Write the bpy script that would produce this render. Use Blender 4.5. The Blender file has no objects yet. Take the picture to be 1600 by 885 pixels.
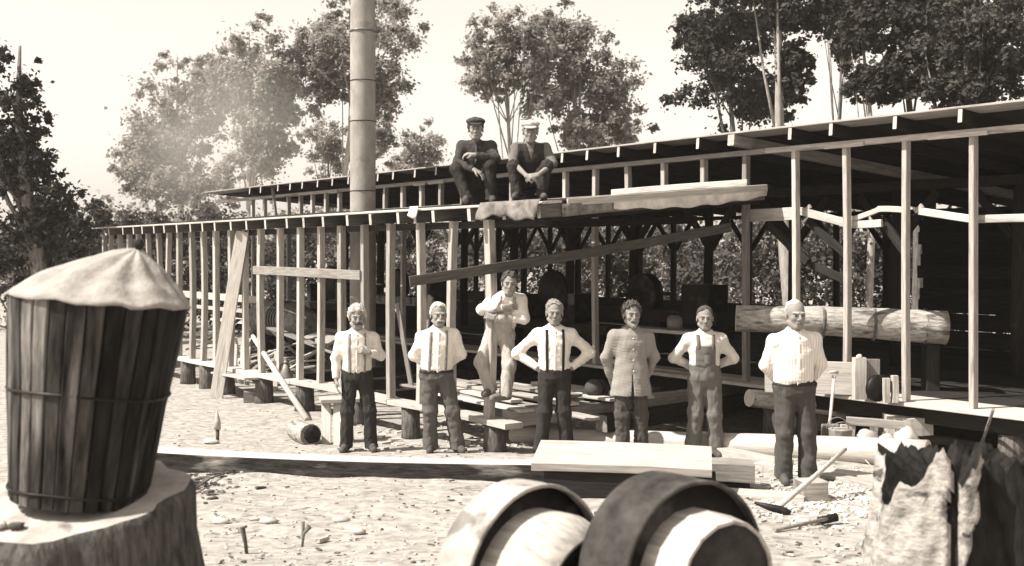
import bpy, bmesh, math, random
import numpy as np
from mathutils import Vector, Matrix, noise, Quaternion

# ------------------------------------------------------------------ camera, sky, sun, exposure
SC = bpy.context.scene
COL = SC.collection
FPX, CX, HY, ZC = 1800.0, 800.0, 395.0, 2.36        # focal length and horizon in photo pixels, eye height
cam_d = bpy.data.cameras.new('camera'); cam = bpy.data.objects.new('camera', cam_d); COL.objects.link(cam)
cam.location = (0, 0, ZC); cam.rotation_euler = (math.radians(90), 0, 0)
cam_d.sensor_width = 36; cam_d.lens = 36*FPX/1600; cam_d.shift_y = -(442.5-HY)/1600
cam_d.clip_start = 0.1; cam_d.clip_end = 2000
cam_d.dof.use_dof = True; cam_d.dof.focus_distance = 13.6; cam_d.dof.aperture_fstop = 3.0
SC.camera = cam

SUN_AZ, SUN_EL = math.radians(-109), math.radians(51)  # azimuth from +Y towards +X
world = bpy.data.worlds.new('World'); SC.world = world; world.use_nodes = True
wn = world.node_tree.nodes; wl = world.node_tree.links; wn.clear()
sky = wn.new('ShaderNodeTexSky'); sky.sky_type = 'NISHITA'; sky.sun_disc = False
sky.sun_elevation = SUN_EL; sky.sun_rotation = SUN_AZ
sky.air_density = 2.5; sky.dust_density = 1.0; sky.ozone_density = 1.0
bw = wn.new('ShaderNodeRGBToBW'); tint = wn.new('ShaderNodeMix'); tint.data_type = 'RGBA'; tint.blend_type = 'MULTIPLY'
tint.inputs[0].default_value = 1.0; tint.inputs[7].default_value = (1.0, 0.915, 0.82, 1)
bg = wn.new('ShaderNodeBackground'); bg.inputs[1].default_value = 0.108
wo = wn.new('ShaderNodeOutputWorld')
wl.new(sky.outputs[0], bw.inputs[0]); wl.new(bw.outputs[0], tint.inputs[6]); wl.new(tint.outputs[2], bg.inputs[0]); wl.new(bg.outputs[0], wo.inputs[0])
sl = bpy.data.lights.new('sun', 'SUN'); sl.energy = 5.0; sl.angle = math.radians(0.5); sl.color = (1.0, 0.95, 0.88)
sun = bpy.data.objects.new('sun', sl); COL.objects.link(sun)
SV = Vector((math.sin(SUN_AZ)*math.cos(SUN_EL), math.cos(SUN_AZ)*math.cos(SUN_EL), math.sin(SUN_EL)))
sun.rotation_euler = SV.to_track_quat('Z', 'Y').to_euler(); sun.location = SV*60
vs = SC.view_settings; vs.view_transform = 'Standard'; vs.look = 'None'; vs.gamma = 1.0; vs.use_curve_mapping = False
vs.exposure = 0.98
SC.display_settings.display_device = 'sRGB'

random.seed(11); RN = np.random.default_rng(11)

# ------------------------------------------------------------------ photo pixel -> place
PROF_Y = [0, 3.5, 4.6, 6.0, 8.0, 10.0, 11.0, 12.6, 13.3, 15.0, 22.0, 60.0, 900.0]
PROF_Z = [.78, .76, .72, .60, .40, .25, .19, .14, .05, -.05, -.08, 0.0, 0.0]
def gz(x, y):
    z = float(np.interp(y, PROF_Y, PROF_Z))
    if y < 30: z += .026*noise.noise((x*1.7, y*1.7, 3.1)) + .03*noise.noise((x*.5, y*.5, 7.7))
    return z
def W(px, py, Y): return Vector(((px-CX)/FPX*Y, Y, ZC-(py-HY)/FPX*Y))
def G(px, py):                       # where the line of sight meets the ground
    Y = 12.0
    for _ in range(60):
        z = gz((px-CX)/FPX*Y, Y); Y = .5*Y+.5*(ZC-z)*FPX/(py-HY)
    return Vector(((px-CX)/FPX*Y, Y, gz((px-CX)/FPX*Y, Y)))

# ------------------------------------------------------------------ materials (a toned print: warm greys)
TINT = (1.0, 0.93, 0.855)
def mat(name, v, var=.25, scale=(1, 1, 1), freq=6.0, rough=.85, bump=.25, rnd=.12, metal=0.0, spec=.06, spots=None, leaf=0, streak=None, dist=0.0):
    m = bpy.data.materials.new(name); m.use_nodes = True
    nt = m.node_tree; N = nt.nodes; L = nt.links
    p = N['Principled BSDF']; p.inputs['Roughness'].default_value = rough; p.inputs['Metallic'].default_value = metal
    p.inputs['Specular IOR Level'].default_value = spec
    tc = N.new('ShaderNodeTexCoord'); mp = N.new('ShaderNodeMapping'); mp.inputs['Scale'].default_value = scale
    oi = N.new('ShaderNodeObjectInfo'); mu = N.new('ShaderNodeMath'); mu.operation = 'MULTIPLY'; mu.inputs[1].default_value = 37.0
    L.new(oi.outputs['Random'], mu.inputs[0]); L.new(mu.outputs[0], mp.inputs['Location'])
    L.new(tc.outputs['Object'], mp.inputs['Vector'])
    nz = N.new('ShaderNodeTexNoise'); nz.inputs['Scale'].default_value = freq; nz.inputs['Detail'].default_value = 7; nz.inputs['Roughness'].default_value = .62; nz.inputs['Distortion'].default_value = dist
    L.new(mp.outputs[0], nz.inputs['Vector'])
    mr = N.new('ShaderNodeMapRange'); mr.inputs[1].default_value = .3; mr.inputs[2].default_value = .7
    mr.inputs[3].default_value = v*(1-var); mr.inputs[4].default_value = v*(1+var); L.new(nz.outputs[0], mr.inputs[0])
    r2 = N.new('ShaderNodeMapRange'); r2.inputs[3].default_value = 1-rnd; r2.inputs[4].default_value = 1+rnd; L.new(oi.outputs['Random'], r2.inputs[0])
    m2 = N.new('ShaderNodeMath'); m2.operation = 'MULTIPLY'; L.new(mr.outputs[0], m2.inputs[0]); L.new(r2.outputs[0], m2.inputs[1])
    last = m2.outputs[0]
    if spots:                         # darker or lighter patches with an outline of their own: (freq, threshold, factor)
        nn = N.new('ShaderNodeTexNoise'); nn.inputs['Scale'].default_value = spots[0]; nn.inputs['Detail'].default_value = 5
        L.new(mp.outputs[0], nn.inputs['Vector'])
        sr = N.new('ShaderNodeMapRange'); sr.inputs[1].default_value = spots[1]; sr.inputs[2].default_value = spots[1]+.07
        sr.inputs[3].default_value = 1.0; sr.inputs[4].default_value = spots[2]; L.new(nn.outputs[0], sr.inputs[0])
        m3 = N.new('ShaderNodeMath'); m3.operation = 'MULTIPLY'; L.new(last, m3.inputs[0]); L.new(sr.outputs[0], m3.inputs[1]); last = m3.outputs[0]
    if streak:                        # woven stripe: (frequency, factor)
        wv = N.new('ShaderNodeTexWave'); wv.bands_direction = 'X'; wv.inputs['Scale'].default_value = streak[0]; wv.inputs['Distortion'].default_value = .6
        L.new(tc.outputs['Object'], wv.inputs['Vector'])
        sr = N.new('ShaderNodeMapRange'); sr.inputs[1].default_value = .75; sr.inputs[2].default_value = .95; sr.inputs[3].default_value = 1; sr.inputs[4].default_value = streak[1]
        L.new(wv.outputs[1], sr.inputs[0])
        m4 = N.new('ShaderNodeMath'); m4.operation = 'MULTIPLY'; L.new(last, m4.inputs[0]); L.new(sr.outputs[0], m4.inputs[1]); last = m4.outputs[0]
    cm = N.new('ShaderNodeCombineColor')
    for i in range(3):
        k = N.new('ShaderNodeMath'); k.operation = 'MULTIPLY'; k.inputs[1].default_value = TINT[i]
        L.new(last, k.inputs[0]); L.new(k.outputs[0], cm.inputs[i])
    L.new(cm.outputs[0], p.inputs['Base Color'])
    if bump:
        b = N.new('ShaderNodeBump'); b.inputs['Strength'].default_value = bump; b.inputs['Distance'].default_value = .02
        L.new(nz.outputs[0], b.inputs['Height']); L.new(b.outputs[0], p.inputs['Normal'])
    if leaf:
        tr = N.new('ShaderNodeBsdfTranslucent'); L.new(cm.outputs[0], tr.inputs[0])
        mx = N.new('ShaderNodeMixShader'); mx.inputs[0].default_value = leaf
        L.new(p.outputs[0], mx.inputs[1]); L.new(tr.outputs[0], mx.inputs[2]); L.new(mx.outputs[0], N['Material Output'].inputs[0])
    return m
GR = (.8, 9, 9)                       # grain along the piece
M = {}
M['lumber'] = mat('fresh_lumber', .36, .32, GR, 5, rnd=.26, spots=(1.4, .62, .6))
M['lumber_pale'] = mat('pale_lumber', .42, .26, GR, 5, rnd=.14, spots=(1.2, .62, .72))
M['slab'] = mat('sawn_slab', .37, .3, (.8, 12, 12), 4, rnd=0, spots=(.9, .58, .7))
M['lumber_grey'] = mat('grey_lumber', .22, .35, GR, 5, rnd=.2)
M['lumber_dark'] = mat('brace_and_shade_lumber', .085, .4, GR, 5, rnd=.2)  # the brace's own brown; on rafter sides it stands for shade
M['lumber_old'] = mat('shaded_timber', .024, .45, GR, 5, rnd=.3)  # interior shade put into near-black timber; reused for other dark pieces
M['roof_board'] = mat('shaded_roof_board', .03, .4, GR, 5, rnd=.2)  # darkness under the roof put into the board colour
M['tar_paper'] = mat('tar_paper', .17, .6, (1, 1, 1), 7, rough=.6, bump=.5)
M['felt_pale'] = mat('pale_roofing_felt', .5, .3, (1, 1, 1), 6, rough=.8, bump=.3)
M['bark'] = mat('bark', .10, .65, (5, 5, 1), 7, bump=1.0, rnd=.2)
M['bark_pale'] = mat('pale_bark', .33, .5, (4, 4, 7.0), 3.5, bump=1.0, spots=(2.0, .58, .22))
M['beam_shade'] = mat('beam_front_shade', .03, .6, (1, 5, 5), 6, bump=.8, spots=(.7, .56, 7.0))  # shade on the beam's front side put into its colour
M['log_bark'] = mat('log_bark', .34, .5, (1.2, 4, 4), 7, bump=1.0, spots=(2.5, .57, .4))
M['log_peeled'] = mat('peeled_log', .44, .2, (.5, 5, 5), 6, bump=.3, spots=(4, .66, .6))
M['char_shade'] = mat('charred_shaded_wood', .022, .6, (2, 2, .7), 9, bump=1.0)
M['wood_end'] = mat('sawn_end', .5, .3, (1, 1, 1), 14, bump=.2)
M['end_grey'] = mat('grey_sawn_end', .2, .4, (1, 1, 1), 14, bump=.3)
M['iron'] = mat('dark_iron', .025, .5, (1, 1, 1), 9, rough=.5, metal=.6, bump=.3, spots=(4, .58, 1.9))
M['iron_lit'] = mat('pale_lit_iron', .2, .45, (1, 1, 1), 9, rough=.55, metal=.3, bump=.3, spots=(5, .6, .5))  # pale copy of the iron; sunlight on the boiler put into its colour
M['stack'] = mat('stack_sheet', .30, .22, (1, 1, .5), 7, rough=.9, bump=.1, spec=.1, rnd=.06, spots=(9, .66, .7))
M['drum'] = mat('drum_sheet', .34, .4, (1, 1, 1), 7, rough=.8, bump=.3, spots=(5, .57, .5))
M['lag'] = mat('lagging_wood', .40, .35, (9, 9, .9), 4, rough=.85, bump=.4, spots=(.8, .6, .6))
M['head'] = mat('barrel_head', .05, .6, (1, 1, 1), 6, rough=.85, bump=.3, spots=(5, .55, 3.2))
M['rust'] = mat('rusty_sheet', .05, .6, (1, 1, 1), 9, rough=.8, bump=.4, spots=(3, .58, 2.5))
M['drum_dark'] = mat('drum_shade', .02, .6, (1, 1, 1), 6, rough=.7, bump=.4, spots=(4.5, .56, 3.0))  # shade of the recessed drum faces put into their colour
M['stave'] = mat('barrel_stave', .028, .85, (7, 7, .7), 4, bump=.6, rnd=.6, spots=(.55, .53, 4.5))
M['canvas'] = mat('canvas', .30, .22, (1, 1, 1), 12, bump=.8, spots=(3.5, .58, .7))
M['stump_top'] = mat('stump_top', .40, .25, (1, 1, 1), 9, bump=.6, spots=(6, .64, .45))
M['stone'] = mat('stone', .40, .25, (1, 1, 1), 6, bump=.5, rnd=.2)
M['dirt'] = mat('dirt', .29, .38, (1, 1, 1), 9.0, bump=.4, spots=(8, .60, .55))
M['chip'] = mat('wood_chip', .45, .35, (1, 1, 1), 3, bump=.2)
M['chip_dark'] = mat('dark_debris', .09, .5, (1, 1, 1), 3, bump=.2)
M['twig'] = mat('twig', .14, .5, (1, 1, 1), 9, bump=.3)
M['trunk'] = mat('tree_bark', .15, .55, (5, 5, 1), 4, bump=.9, rnd=.3)
M['trunk_pale'] = mat('pale_tree_bark', .34, .35, (4, 4, 1), 4, bump=.6, rnd=.2)
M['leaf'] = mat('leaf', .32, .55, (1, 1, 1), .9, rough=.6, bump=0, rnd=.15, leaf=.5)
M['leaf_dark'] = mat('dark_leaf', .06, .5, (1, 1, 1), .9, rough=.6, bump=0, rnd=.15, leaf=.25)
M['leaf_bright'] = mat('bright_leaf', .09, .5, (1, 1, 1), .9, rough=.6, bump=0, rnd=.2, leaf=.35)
M['skin'] = mat('skin', .25, .10, (1, 1, 1), 9, rough=.55, bump=.05, rnd=.08)
M['eye'] = mat('eye', .03, .1, rough=.3, bump=0)
M['lip'] = mat('lip', .15, .1, rough=.5, bump=0)
M['hair_white'] = mat('white_hair', .5, .3, (1, 1, 1), 40, bump=.6)
M['hair_grey'] = mat('grey_hair', .24, .4, (1, 1, 1), 40, bump=.6)
M['hair_dark'] = mat('dark_hair', .075, .6, (1, 1, 1), 40, bump=.6)
CL = dict(freq=9, scale=(2.2, 2.2, .5), bump=.14, rnd=0, dist=1.2)
M['shirt_white'] = mat('white_shirt', .72, .10, **CL)
M['shirt_pale'] = mat('pale_shirt', .58, .14, **CL)
M['shirt_stripe'] = mat('striped_shirt', .72, .10, streak=(11, .72), **CL)
M['coat_grey'] = mat('grey_work_coat', .24, .08, **CL)
M['denim'] = mat('faded_denim', .13, .14, **CL)
M['denim_pale'] = mat('pale_denim', .36, .18, **CL)
M['trouser_grey'] = mat('grey_trousers', .10, .14, **CL)
M['trouser_dark'] = mat('dark_trousers', .035, .2, **CL)
M['trouser_mid'] = mat('worn_trousers', .07, .2, **CL)
M['cloth_black'] = mat('black_cloth', .035, .4, **CL)
M['jacket_dark'] = mat('dark_jacket', .05, .4, **CL)
M['cap_pale'] = mat('pale_cap', .40, .2, **CL)
M['leather'] = mat('boot_leather', .07, .5, freq=9, rough=.6, bump=.4)
M['leather_pale'] = mat('dusty_boot_leather', .15, .4, freq=9, rough=.7, bump=.4)

# ------------------------------------------------------------------ mesh helpers
def link(o, parent=None):
    COL.objects.link(o)
    if parent is not None: o.parent = parent
    return o
def empty(name, loc, label=None, cat=None, group=None, rz=0.0):
    o = bpy.data.objects.new(name, None); o.location = loc; o.rotation_euler = (0, 0, rz); o.empty_display_size = .1
    COL.objects.link(o); return tag(o, label, cat, group)
def tag(o, label=None, cat=None, group=None, kind=None):
    if label: o['label'] = label
    if cat: o['category'] = cat
    if group: o['group'] = group
    if kind: o['kind'] = kind
    return o
def mesh(name, V, F, mats, smooth=False, fm=None):
    me = bpy.data.meshes.new(name); me.from_pydata([tuple(v) for v in V], [], F)
    for m in (mats if isinstance(mats, (list, tuple)) else [mats]): me.materials.append(m)
    if fm is not None: me.polygons.foreach_set('material_index', fm)
    if smooth: me.polygons.foreach_set('use_smooth', [True]*len(me.polygons))
    me.update(); return me
def mesh_np(name, V, Q, mats, smooth=True, fm=None):     # numpy quads
    me = bpy.data.meshes.new(name); nv, nq = len(V), len(Q)
    me.vertices.add(nv); me.vertices.foreach_set('co', np.ascontiguousarray(V, np.float32).ravel())
    me.loops.add(nq*4); me.loops.foreach_set('vertex_index', np.ascontiguousarray(Q, np.int32).ravel())
    me.polygons.add(nq); me.polygons.foreach_set('loop_start', np.arange(0, nq*4, 4, dtype=np.int32))
    me.polygons.foreach_set('loop_total', np.full(nq, 4, np.int32))
    for m in (mats if isinstance(mats, (list, tuple)) else [mats]): me.materials.append(m)
    if fm is not None: me.polygons.foreach_set('material_index', np.ascontiguousarray(fm, np.int32))
    me.polygons.foreach_set('use_smooth', np.full(nq, smooth))
    me.update(calc_edges=True); return me
def frame(p0, p1, up=(0, 0, 1)):
    x = (Vector(p1)-Vector(p0)).normalized(); z = Vector(up); z = z-x*z.dot(x)
    if z.length < 1e-4: z = Vector((0, -1, 0)); z = z-x*z.dot(x)
    z.normalize(); y = z.cross(x)
    return Matrix(((x.x, y.x, z.x, 0), (x.y, y.y, z.y, 0), (x.z, y.z, z.z, 0), (0, 0, 0, 1)))
def place(o, Mw, parent=None):
    if parent is not None:
        o.parent = parent; Mw = parent.matrix_basis.inverted() @ Mw
    o.matrix_basis = Mw; return o
def board_mesh(L, w, h, n=4, wob=.004, ch=.006, seed=0):
    r = random.Random(seed); V = []; F = []
    ch = min(ch, w*.3, h*.3); b = r.uniform(-wob, wob); b2 = r.uniform(-wob, wob); tw = r.uniform(-wob, wob)*2
    for i in range(n):
        s = i/(n-1); oy = b*math.sin(math.pi*s)*2; oz = b2*math.sin(math.pi*s)*2
        hw = w/2*(1+r.uniform(-.02, .02)); hh = h/2
        for (yy, zz) in ((hw-ch, -hh), (hw, -hh+ch), (hw, hh-ch), (hw-ch, hh), (-hw+ch, hh), (-hw, hh-ch), (-hw, -hh+ch), (-hw+ch, -hh)):
            V.append((s*L, yy+oy-zz*tw*s, zz+oz+yy*tw*s))
    for i in range(n-1):
        for k in range(8): a = i*8+k; c = i*8+(k+1) % 8; F.append((a, c, c+8, a+8))
    F.append(tuple(range(7, -1, -1))); F.append(tuple(range((n-1)*8, n*8)))
    return V, F
BC = [0]
def board(name, p0, p1, w, h, m, parent=None, up=(0, 0, 1), n=4, wob=.004, end=None):
    """timber from p0 to p1 (centre line), w across, h along up"""
    p0 = Vector(p0); p1 = Vector(p1); BC[0] += 1
    V, F = board_mesh((p1-p0).length, w, h, n, wob, seed=BC[0])
    fm = [0]*(len(F)-2)+[1, 1] if end else None
    me = mesh(name, V, F, [M[m], M[end]] if end else M[m], fm=fm)
    o = bpy.data.objects.new(name, me); COL.objects.link(o)
    return place(o, Matrix.Translation(p0) @ frame(p0, p1, up), parent)
def rings(R, closed=True, cap=True):
    """R: list of rings (lists of points) -> verts, faces"""
    V = [p for r in R for p in r]; F = []; k = len(R[0])
    for i in range(len(R)-1):
        for j in range(k if closed else k-1):
            a = i*k+j; b = i*k+(j+1) % k; F.append((a, b, b+k, a+k))
    if cap: F.append(tuple(range(k-1, -1, -1))); F.append(tuple(range((len(R)-1)*k, len(R)*k)))
    return V, F
def tube_pts(path, rad, seg=8, jit=0.0, seed=1, flat=1.0):
    r = random.Random(seed); R = []
    path = [Vector(p) for p in path]; ref = None
    for i, p in enumerate(path):
        d = (path[min(i+1, len(path)-1)]-path[max(i-1, 0)]).normalized()
        if ref is None: ref = d.orthogonal().normalized()
        u = (ref-d*ref.dot(d)).normalized(); v = d.cross(u); ref = u
        rr = rad[i] if isinstance(rad, (list, tuple)) else rad
        R.append([p+(u*math.cos(2*math.pi*k/seg)+v*flat*math.sin(2*math.pi*k/seg))*rr*(1+r.uniform(-jit, jit)) for k in range(seg)])
    return R
def tube(name, path, rad, m, parent=None, seg=8, jit=0.0, seed=1, cap=True, end=None, smooth=True, origin=None):
    V, F = rings(tube_pts(path, rad, seg, jit, seed), cap=cap)
    o0 = Vector(origin) if origin is not None else Vector(path[0])
    V = [v-o0 for v in V]
    fm = [0]*len(F)
    if end and cap: fm[-1] = fm[-2] = 1
    me = mesh(name, V, F, [M[m], M[end]] if end else M[m], smooth=smooth, fm=fm)
    if cap and smooth:
        me.polygons[len(F)-1].use_smooth = False; me.polygons[len(F)-2].use_smooth = False
    o = bpy.data.objects.new(name, me); COL.objects.link(o)
    return place(o, Matrix.Translation(o0), parent)
def log(name, p0, p1, r0, r1, m, parent=None, seg=14, n=9, jit=.05, seed=1, end='wood_end', wob=.02):
    """a log lying along local x so that its bark runs with it"""
    p0 = Vector(p0); p1 = Vector(p1); L = (p1-p0).length; rr = random.Random(seed)
    R = []; a1, a2 = rr.uniform(0, 6), rr.uniform(0, 6)
    for i in range(n):
        s = i/(n-1); r = r0+(r1-r0)*s
        oy, oz = wob*math.sin(3*s+a1), wob*.5*math.sin(4*s+a2)
        R.append([Vector((s*L, oy+math.cos(2*math.pi*k/seg)*r*(1+rr.uniform(-jit, jit)), oz+math.sin(2*math.pi*k/seg)*r*(1+rr.uniform(-jit, jit)))) for k in range(seg)])
    V, F = rings(R); fm = [0]*(len(F)-2)+[1, 1]
    me = mesh(name, V, F, [M[m], M[end]], smooth=True, fm=fm)
    me.polygons[len(F)-1].use_smooth = False; me.polygons[len(F)-2].use_smooth = False
    o = bpy.data.objects.new(name, me); COL.objects.link(o)
    return place(o, Matrix.Translation(p0) @ frame(p0, p1), parent)
def lathe(name, prof, m, loc, parent=None, seg=24, axis=(0, 0, 1), jit=0.0, seed=1, smooth=True, cap=True, rot=None):
    """prof: (radius, height) list spun round axis"""
    r = random.Random(seed); R = []
    for (ra, z) in prof:
        R.append([Vector((ra*math.cos(2*math.pi*k/seg)*(1+r.uniform(-jit, jit)), ra*math.sin(2*math.pi*k/seg)*(1+r.uniform(-jit, jit)), z)) for k in range(seg)])
    V, F = rings(R, cap=cap)
    me = mesh(name, V, F, M[m], smooth=smooth)
    if cap:
        me.polygons[len(F)-1].use_smooth = False; me.polygons[len(F)-2].use_smooth = False
    o = bpy.data.objects.new(name, me); COL.objects.link(o)
    q = Vector((0, 0, 1)).rotation_difference(Vector(axis)).to_matrix().to_4x4()
    return place(o, Matrix.Translation(Vector(loc)) @ q, parent)
def sheet(name, fn, nu, nv, m, loc, parent=None, thick=.004, smooth=True):
    """a thin sheet with real thickness from fn(u, v) -> world point"""
    loc = Vector(loc); P = [[Vector(fn(i/nu, j/nv))-loc for j in range(nv+1)] for i in range(nu+1)]
    top = []; bot = []
    for i in range(nu+1):
        for j in range(nv+1):
            du = P[min(i+1, nu)][j]-P[max(i-1, 0)][j]; dv = P[i][min(j+1, nv)]-P[i][max(j-1, 0)]
            nn = du.cross(dv).normalized()*thick/2
            top.append(P[i][j]+nn); bot.append(P[i][j]-nn)
    k = nv+1; n0 = len(top); F = []
    for i in range(nu):
        for j in range(nv):
            a = i*k+j; F.append((a, a+k, a+k+1, a+1)); F.append((n0+a, n0+a+1, n0+a+k+1, n0+a+k))
    for i in range(nu):
        a = i*k; F.append((a, n0+a, n0+a+k, a+k)); a = i*k+nv; F.append((a, a+k, n0+a+k, n0+a))
    for j in range(nv):
        F.append((j, j+1, n0+j+1, n0+j)); a = nu*k+j; F.append((a, n0+a, n0+a+1, a+1))
    me = mesh(name, top+bot, F, M[m], smooth=smooth)
    o = bpy.data.objects.new(name, me); COL.objects.link(o)
    return place(o, Matrix.Translation(loc), parent)
def lump(name, loc, rad, m, parent=None, seed=0, sub=3, amp=.2):
    bm = bmesh.new(); bmesh.ops.create_icosphere(bm, subdivisions=sub, radius=1.0)
    for v in bm.verts:
        p = v.co.copy(); k = 1+amp*noise.noise(p*1.6+Vector((seed*3.1, seed, 0)))+amp*.4*noise.noise(p*4+Vector((seed, 0, 5)))
        v.co = Vector((p.x*rad[0]*k, p.y*rad[1]*k, p.z*rad[2]*k))
    me = bpy.data.meshes.new(name); bm.to_mesh(me); bm.free(); me.materials.append(M[m])
    me.polygons.foreach_set('use_smooth', [True]*len(me.polygons))
    o = bpy.data.objects.new(name, me); COL.objects.link(o)
    return place(o, Matrix.Translation(Vector(loc)), parent)

# ------------------------------------------------------------------ ground
def ground():
    xs = np.concatenate([-np.geomspace(6.5, 700, 40)[::-1], np.arange(-6.4, 6.41, .07), np.geomspace(6.5, 700, 40)])
    ys = np.concatenate([np.array([-60., -25, -8, -2, 1., 2.2]), np.arange(3.0, 15.5, .06), np.geomspace(15.6, 900, 70)])
    V = np.zeros((len(ys), len(xs), 3), np.float32)
    for j, y in enumerate(ys):
        for i, x in enumerate(xs):
            z = gz(x, y)
            if y < 17 and abs(x) < 7: z += .016*noise.noise((x*3, y*3, 0))+.005*noise.noise((x*11, y*11, 4))-.008
            V[j, i] = (x, y, z)
    ny, nx = len(ys), len(xs); idx = np.arange(ny*nx).reshape(ny, nx)
    Q = np.stack([idx[:-1, :-1], idx[:-1, 1:], idx[1:, 1:], idx[1:, :-1]], -1).reshape(-1, 4)
    o = link(bpy.data.objects.new('ground', mesh_np('ground', V.reshape(-1, 3), Q, M['dirt'])))
    tag(o, kind='structure')
ground()

# ------------------------------------------------------------------ the mill building
A = Vector((-.225, 13.5)); D = Vector((-.591, .8066)).normalized(); NN = Vector((D.y, -D.x))   # along the wall, into the building
def F(t, u, z): return Vector((A.x+D.x*t+NN.x*u, A.y+D.y*t+NN.y*u, z))
def tp(px, u=0.0):
    k = (px-CX)/FPX; x0 = A.x+NN.x*u; y0 = A.y+NN.y*u
    return (x0-k*y0)/(k*D.y-D.x)
N3 = Vector((NN.x, NN.y, 0)); D3 = Vector((D.x, D.y, 0))
U1, UB = 3.39, 10.4
TL = 14.9                              # left end of the lean-to
mill = empty('sawmill_shed', F(0, 0, 0), 'long timber sawmill shed under construction with open stud walls and lean-to', 'building')
zr = lambda u: 2.895+.0826*u           # top of the lean-to rafters
zm = lambda u: 3.83-.078*(u-U1)        # top of the main rafters
rs = random.Random(5)
# lean-to: foundation stumps, sills, studs
for px in (292, 322, 352, 411, 474, 556, 640, 771):
    t = tp(px); p = F(t, .02, 0); g = gz(p.x, p.y)-.06; r = rs.uniform(.12, .15)
    prof = [(r*1.12, 0), (r*1.03, .12), (r, .25), (r*.97, .345-g-.0)]
    lathe('foundation_stump', prof, 'bark', (p.x, p.y, g), mill, seg=12, jit=.06, seed=int(px))
for (a, b, dz) in ((-.42, 2.25, 0), (2.27, 5.2, .004), (5.22, 8.0, -.006), (8.02, 11.2, .01), (11.22, TL, 0)):
    board('sill_plank', F(a, 0, .378+dz), F(b, 0, .378+dz), .26, .066, 'lumber_pale', mill, wob=.01)
POST = [764, 708, 657, 611, 571, 534, 501, 469, 438, 409, 384, 360, 338, 318, 300, 280, 264, 248, 232, 217, 203, 188, 174, 164]
for i, px in enumerate(POST):
    t = tp(px); a = rs.uniform(-.025, .025); wd = rs.uniform(.078, .112)
    if i == 0: wd, a = .115, .0
    board('post', F(t+a*.5, 0, .413), F(t-a, 0, 2.745), wd, .095, 'lumber', mill, up=N3, n=7, wob=.018)
for (a, b) in ((-.93, 3.9), (3.92, 9.0), (9.02, TL)):
    board('top_plate', F(a, .10, 2.70), F(b, .10, 2.70), .09, .085, 'lumber_old', mill)
RAFT = [842, 788, 733, 676, 648, 621, 578, 542, 505, 474, 448, 414, 385, 360, 335, 316, 297, 276, 256, 240, 222, 208, 192, 170]
for px in RAFT:
    t = tp(px, -.25)+rs.uniform(-.01, .01); hh = .145
    board('rafter', F(t, -.25, zr(-.25)-hh/2), F(t+rs.uniform(-.03, .03), U1-.12, zr(U1-.12)-hh/2), .062, hh, 'lumber_dark', mill, n=3, end='lumber_pale')  # sunlit tails and shaded sides put into the rafter colours
u = -.24; k = 0
while u < U1-.2:                       # roof boards run along the wall
    w = .275
    for (a, b) in ((tp(842, -.25)-.04, 4.6+.6*(k % 3)), (4.605+.6*(k % 3), TL+.12)):
        zc = zr(u+w/2)+.018; nrm = Vector((-NN.x*.0826, -NN.y*.0826, 1))
        board('roof_board', F(a, u+w/2, zc), F(b, u+w/2, zc), w, .028, 'lumber' if k == 0 else 'roof_board', mill, up=nrm, n=5, wob=.006)  # boards behind the eave carry the roof's shade in their colour
    u += w+.006; k += 1
# eave: hanging tar paper and scraps of felt
t0, t1 = tp(846, -.26), tp(749, -.26)
sheet('tar_paper_flap', lambda a, b: F(t0+(t1-t0)*a, -.265-.035*math.sin(b*2)-.02*math.sin(a*11+b*3), 2.935-b*(.19+.03*math.sin(a*7)+.016*math.sin(a*23)-.05*(a < .06))), 22, 6, 'tar_paper', F(t1, -.265, 2.8), mill)
t2, t3 = tp(654, -.26), tp(641, -.26)
sheet('felt_scrap', lambda a, b: F(t2+(t3-t2)*(a+.25*(b-.3)*b), -.265-.02*b, 2.94-b*(.16-.05*a*a)), 4, 4, 'felt_pale', F(t2, -.265, 2.9), mill)
# the end of the lean-to: rake boards, felt strip, drooping paper
te = tp(842, -.25)-.055
nsl = Vector((-D.x, -D.y, 0))
board('rake_board', F(te, .1, zr(.1)+.005), F(te, U1-.08, zr(U1-.08)+.005), .085, .024, 'lumber_pale', mill, up=nsl, n=6, wob=.008)
sheet('felt_strip', lambda a, b: F(te-.022-.02*b*math.sin(a*5), .75+2.55*a, zr(.75+2.55*a)-.03-b*(.075+.05*math.sin(a*3.2)+.012*math.sin(a*31))), 26, 4, 'felt_pale', F(te, 2, 3), mill)
sheet('tar_paper_strip', lambda a, b: F(te-.012, .02+1.2*a, zr(.02+1.2*a)-.01-b*(.14-.03*a)), 10, 3, 'tar_paper', F(te, 1, 3), mill)
board('rake_rafter', F(te+.12, -.1, zr(-.1)-.13), F(te+.12, U1-.1, zr(U1-.1)-.13), .05, .12, 'lumber_old', mill)
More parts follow.
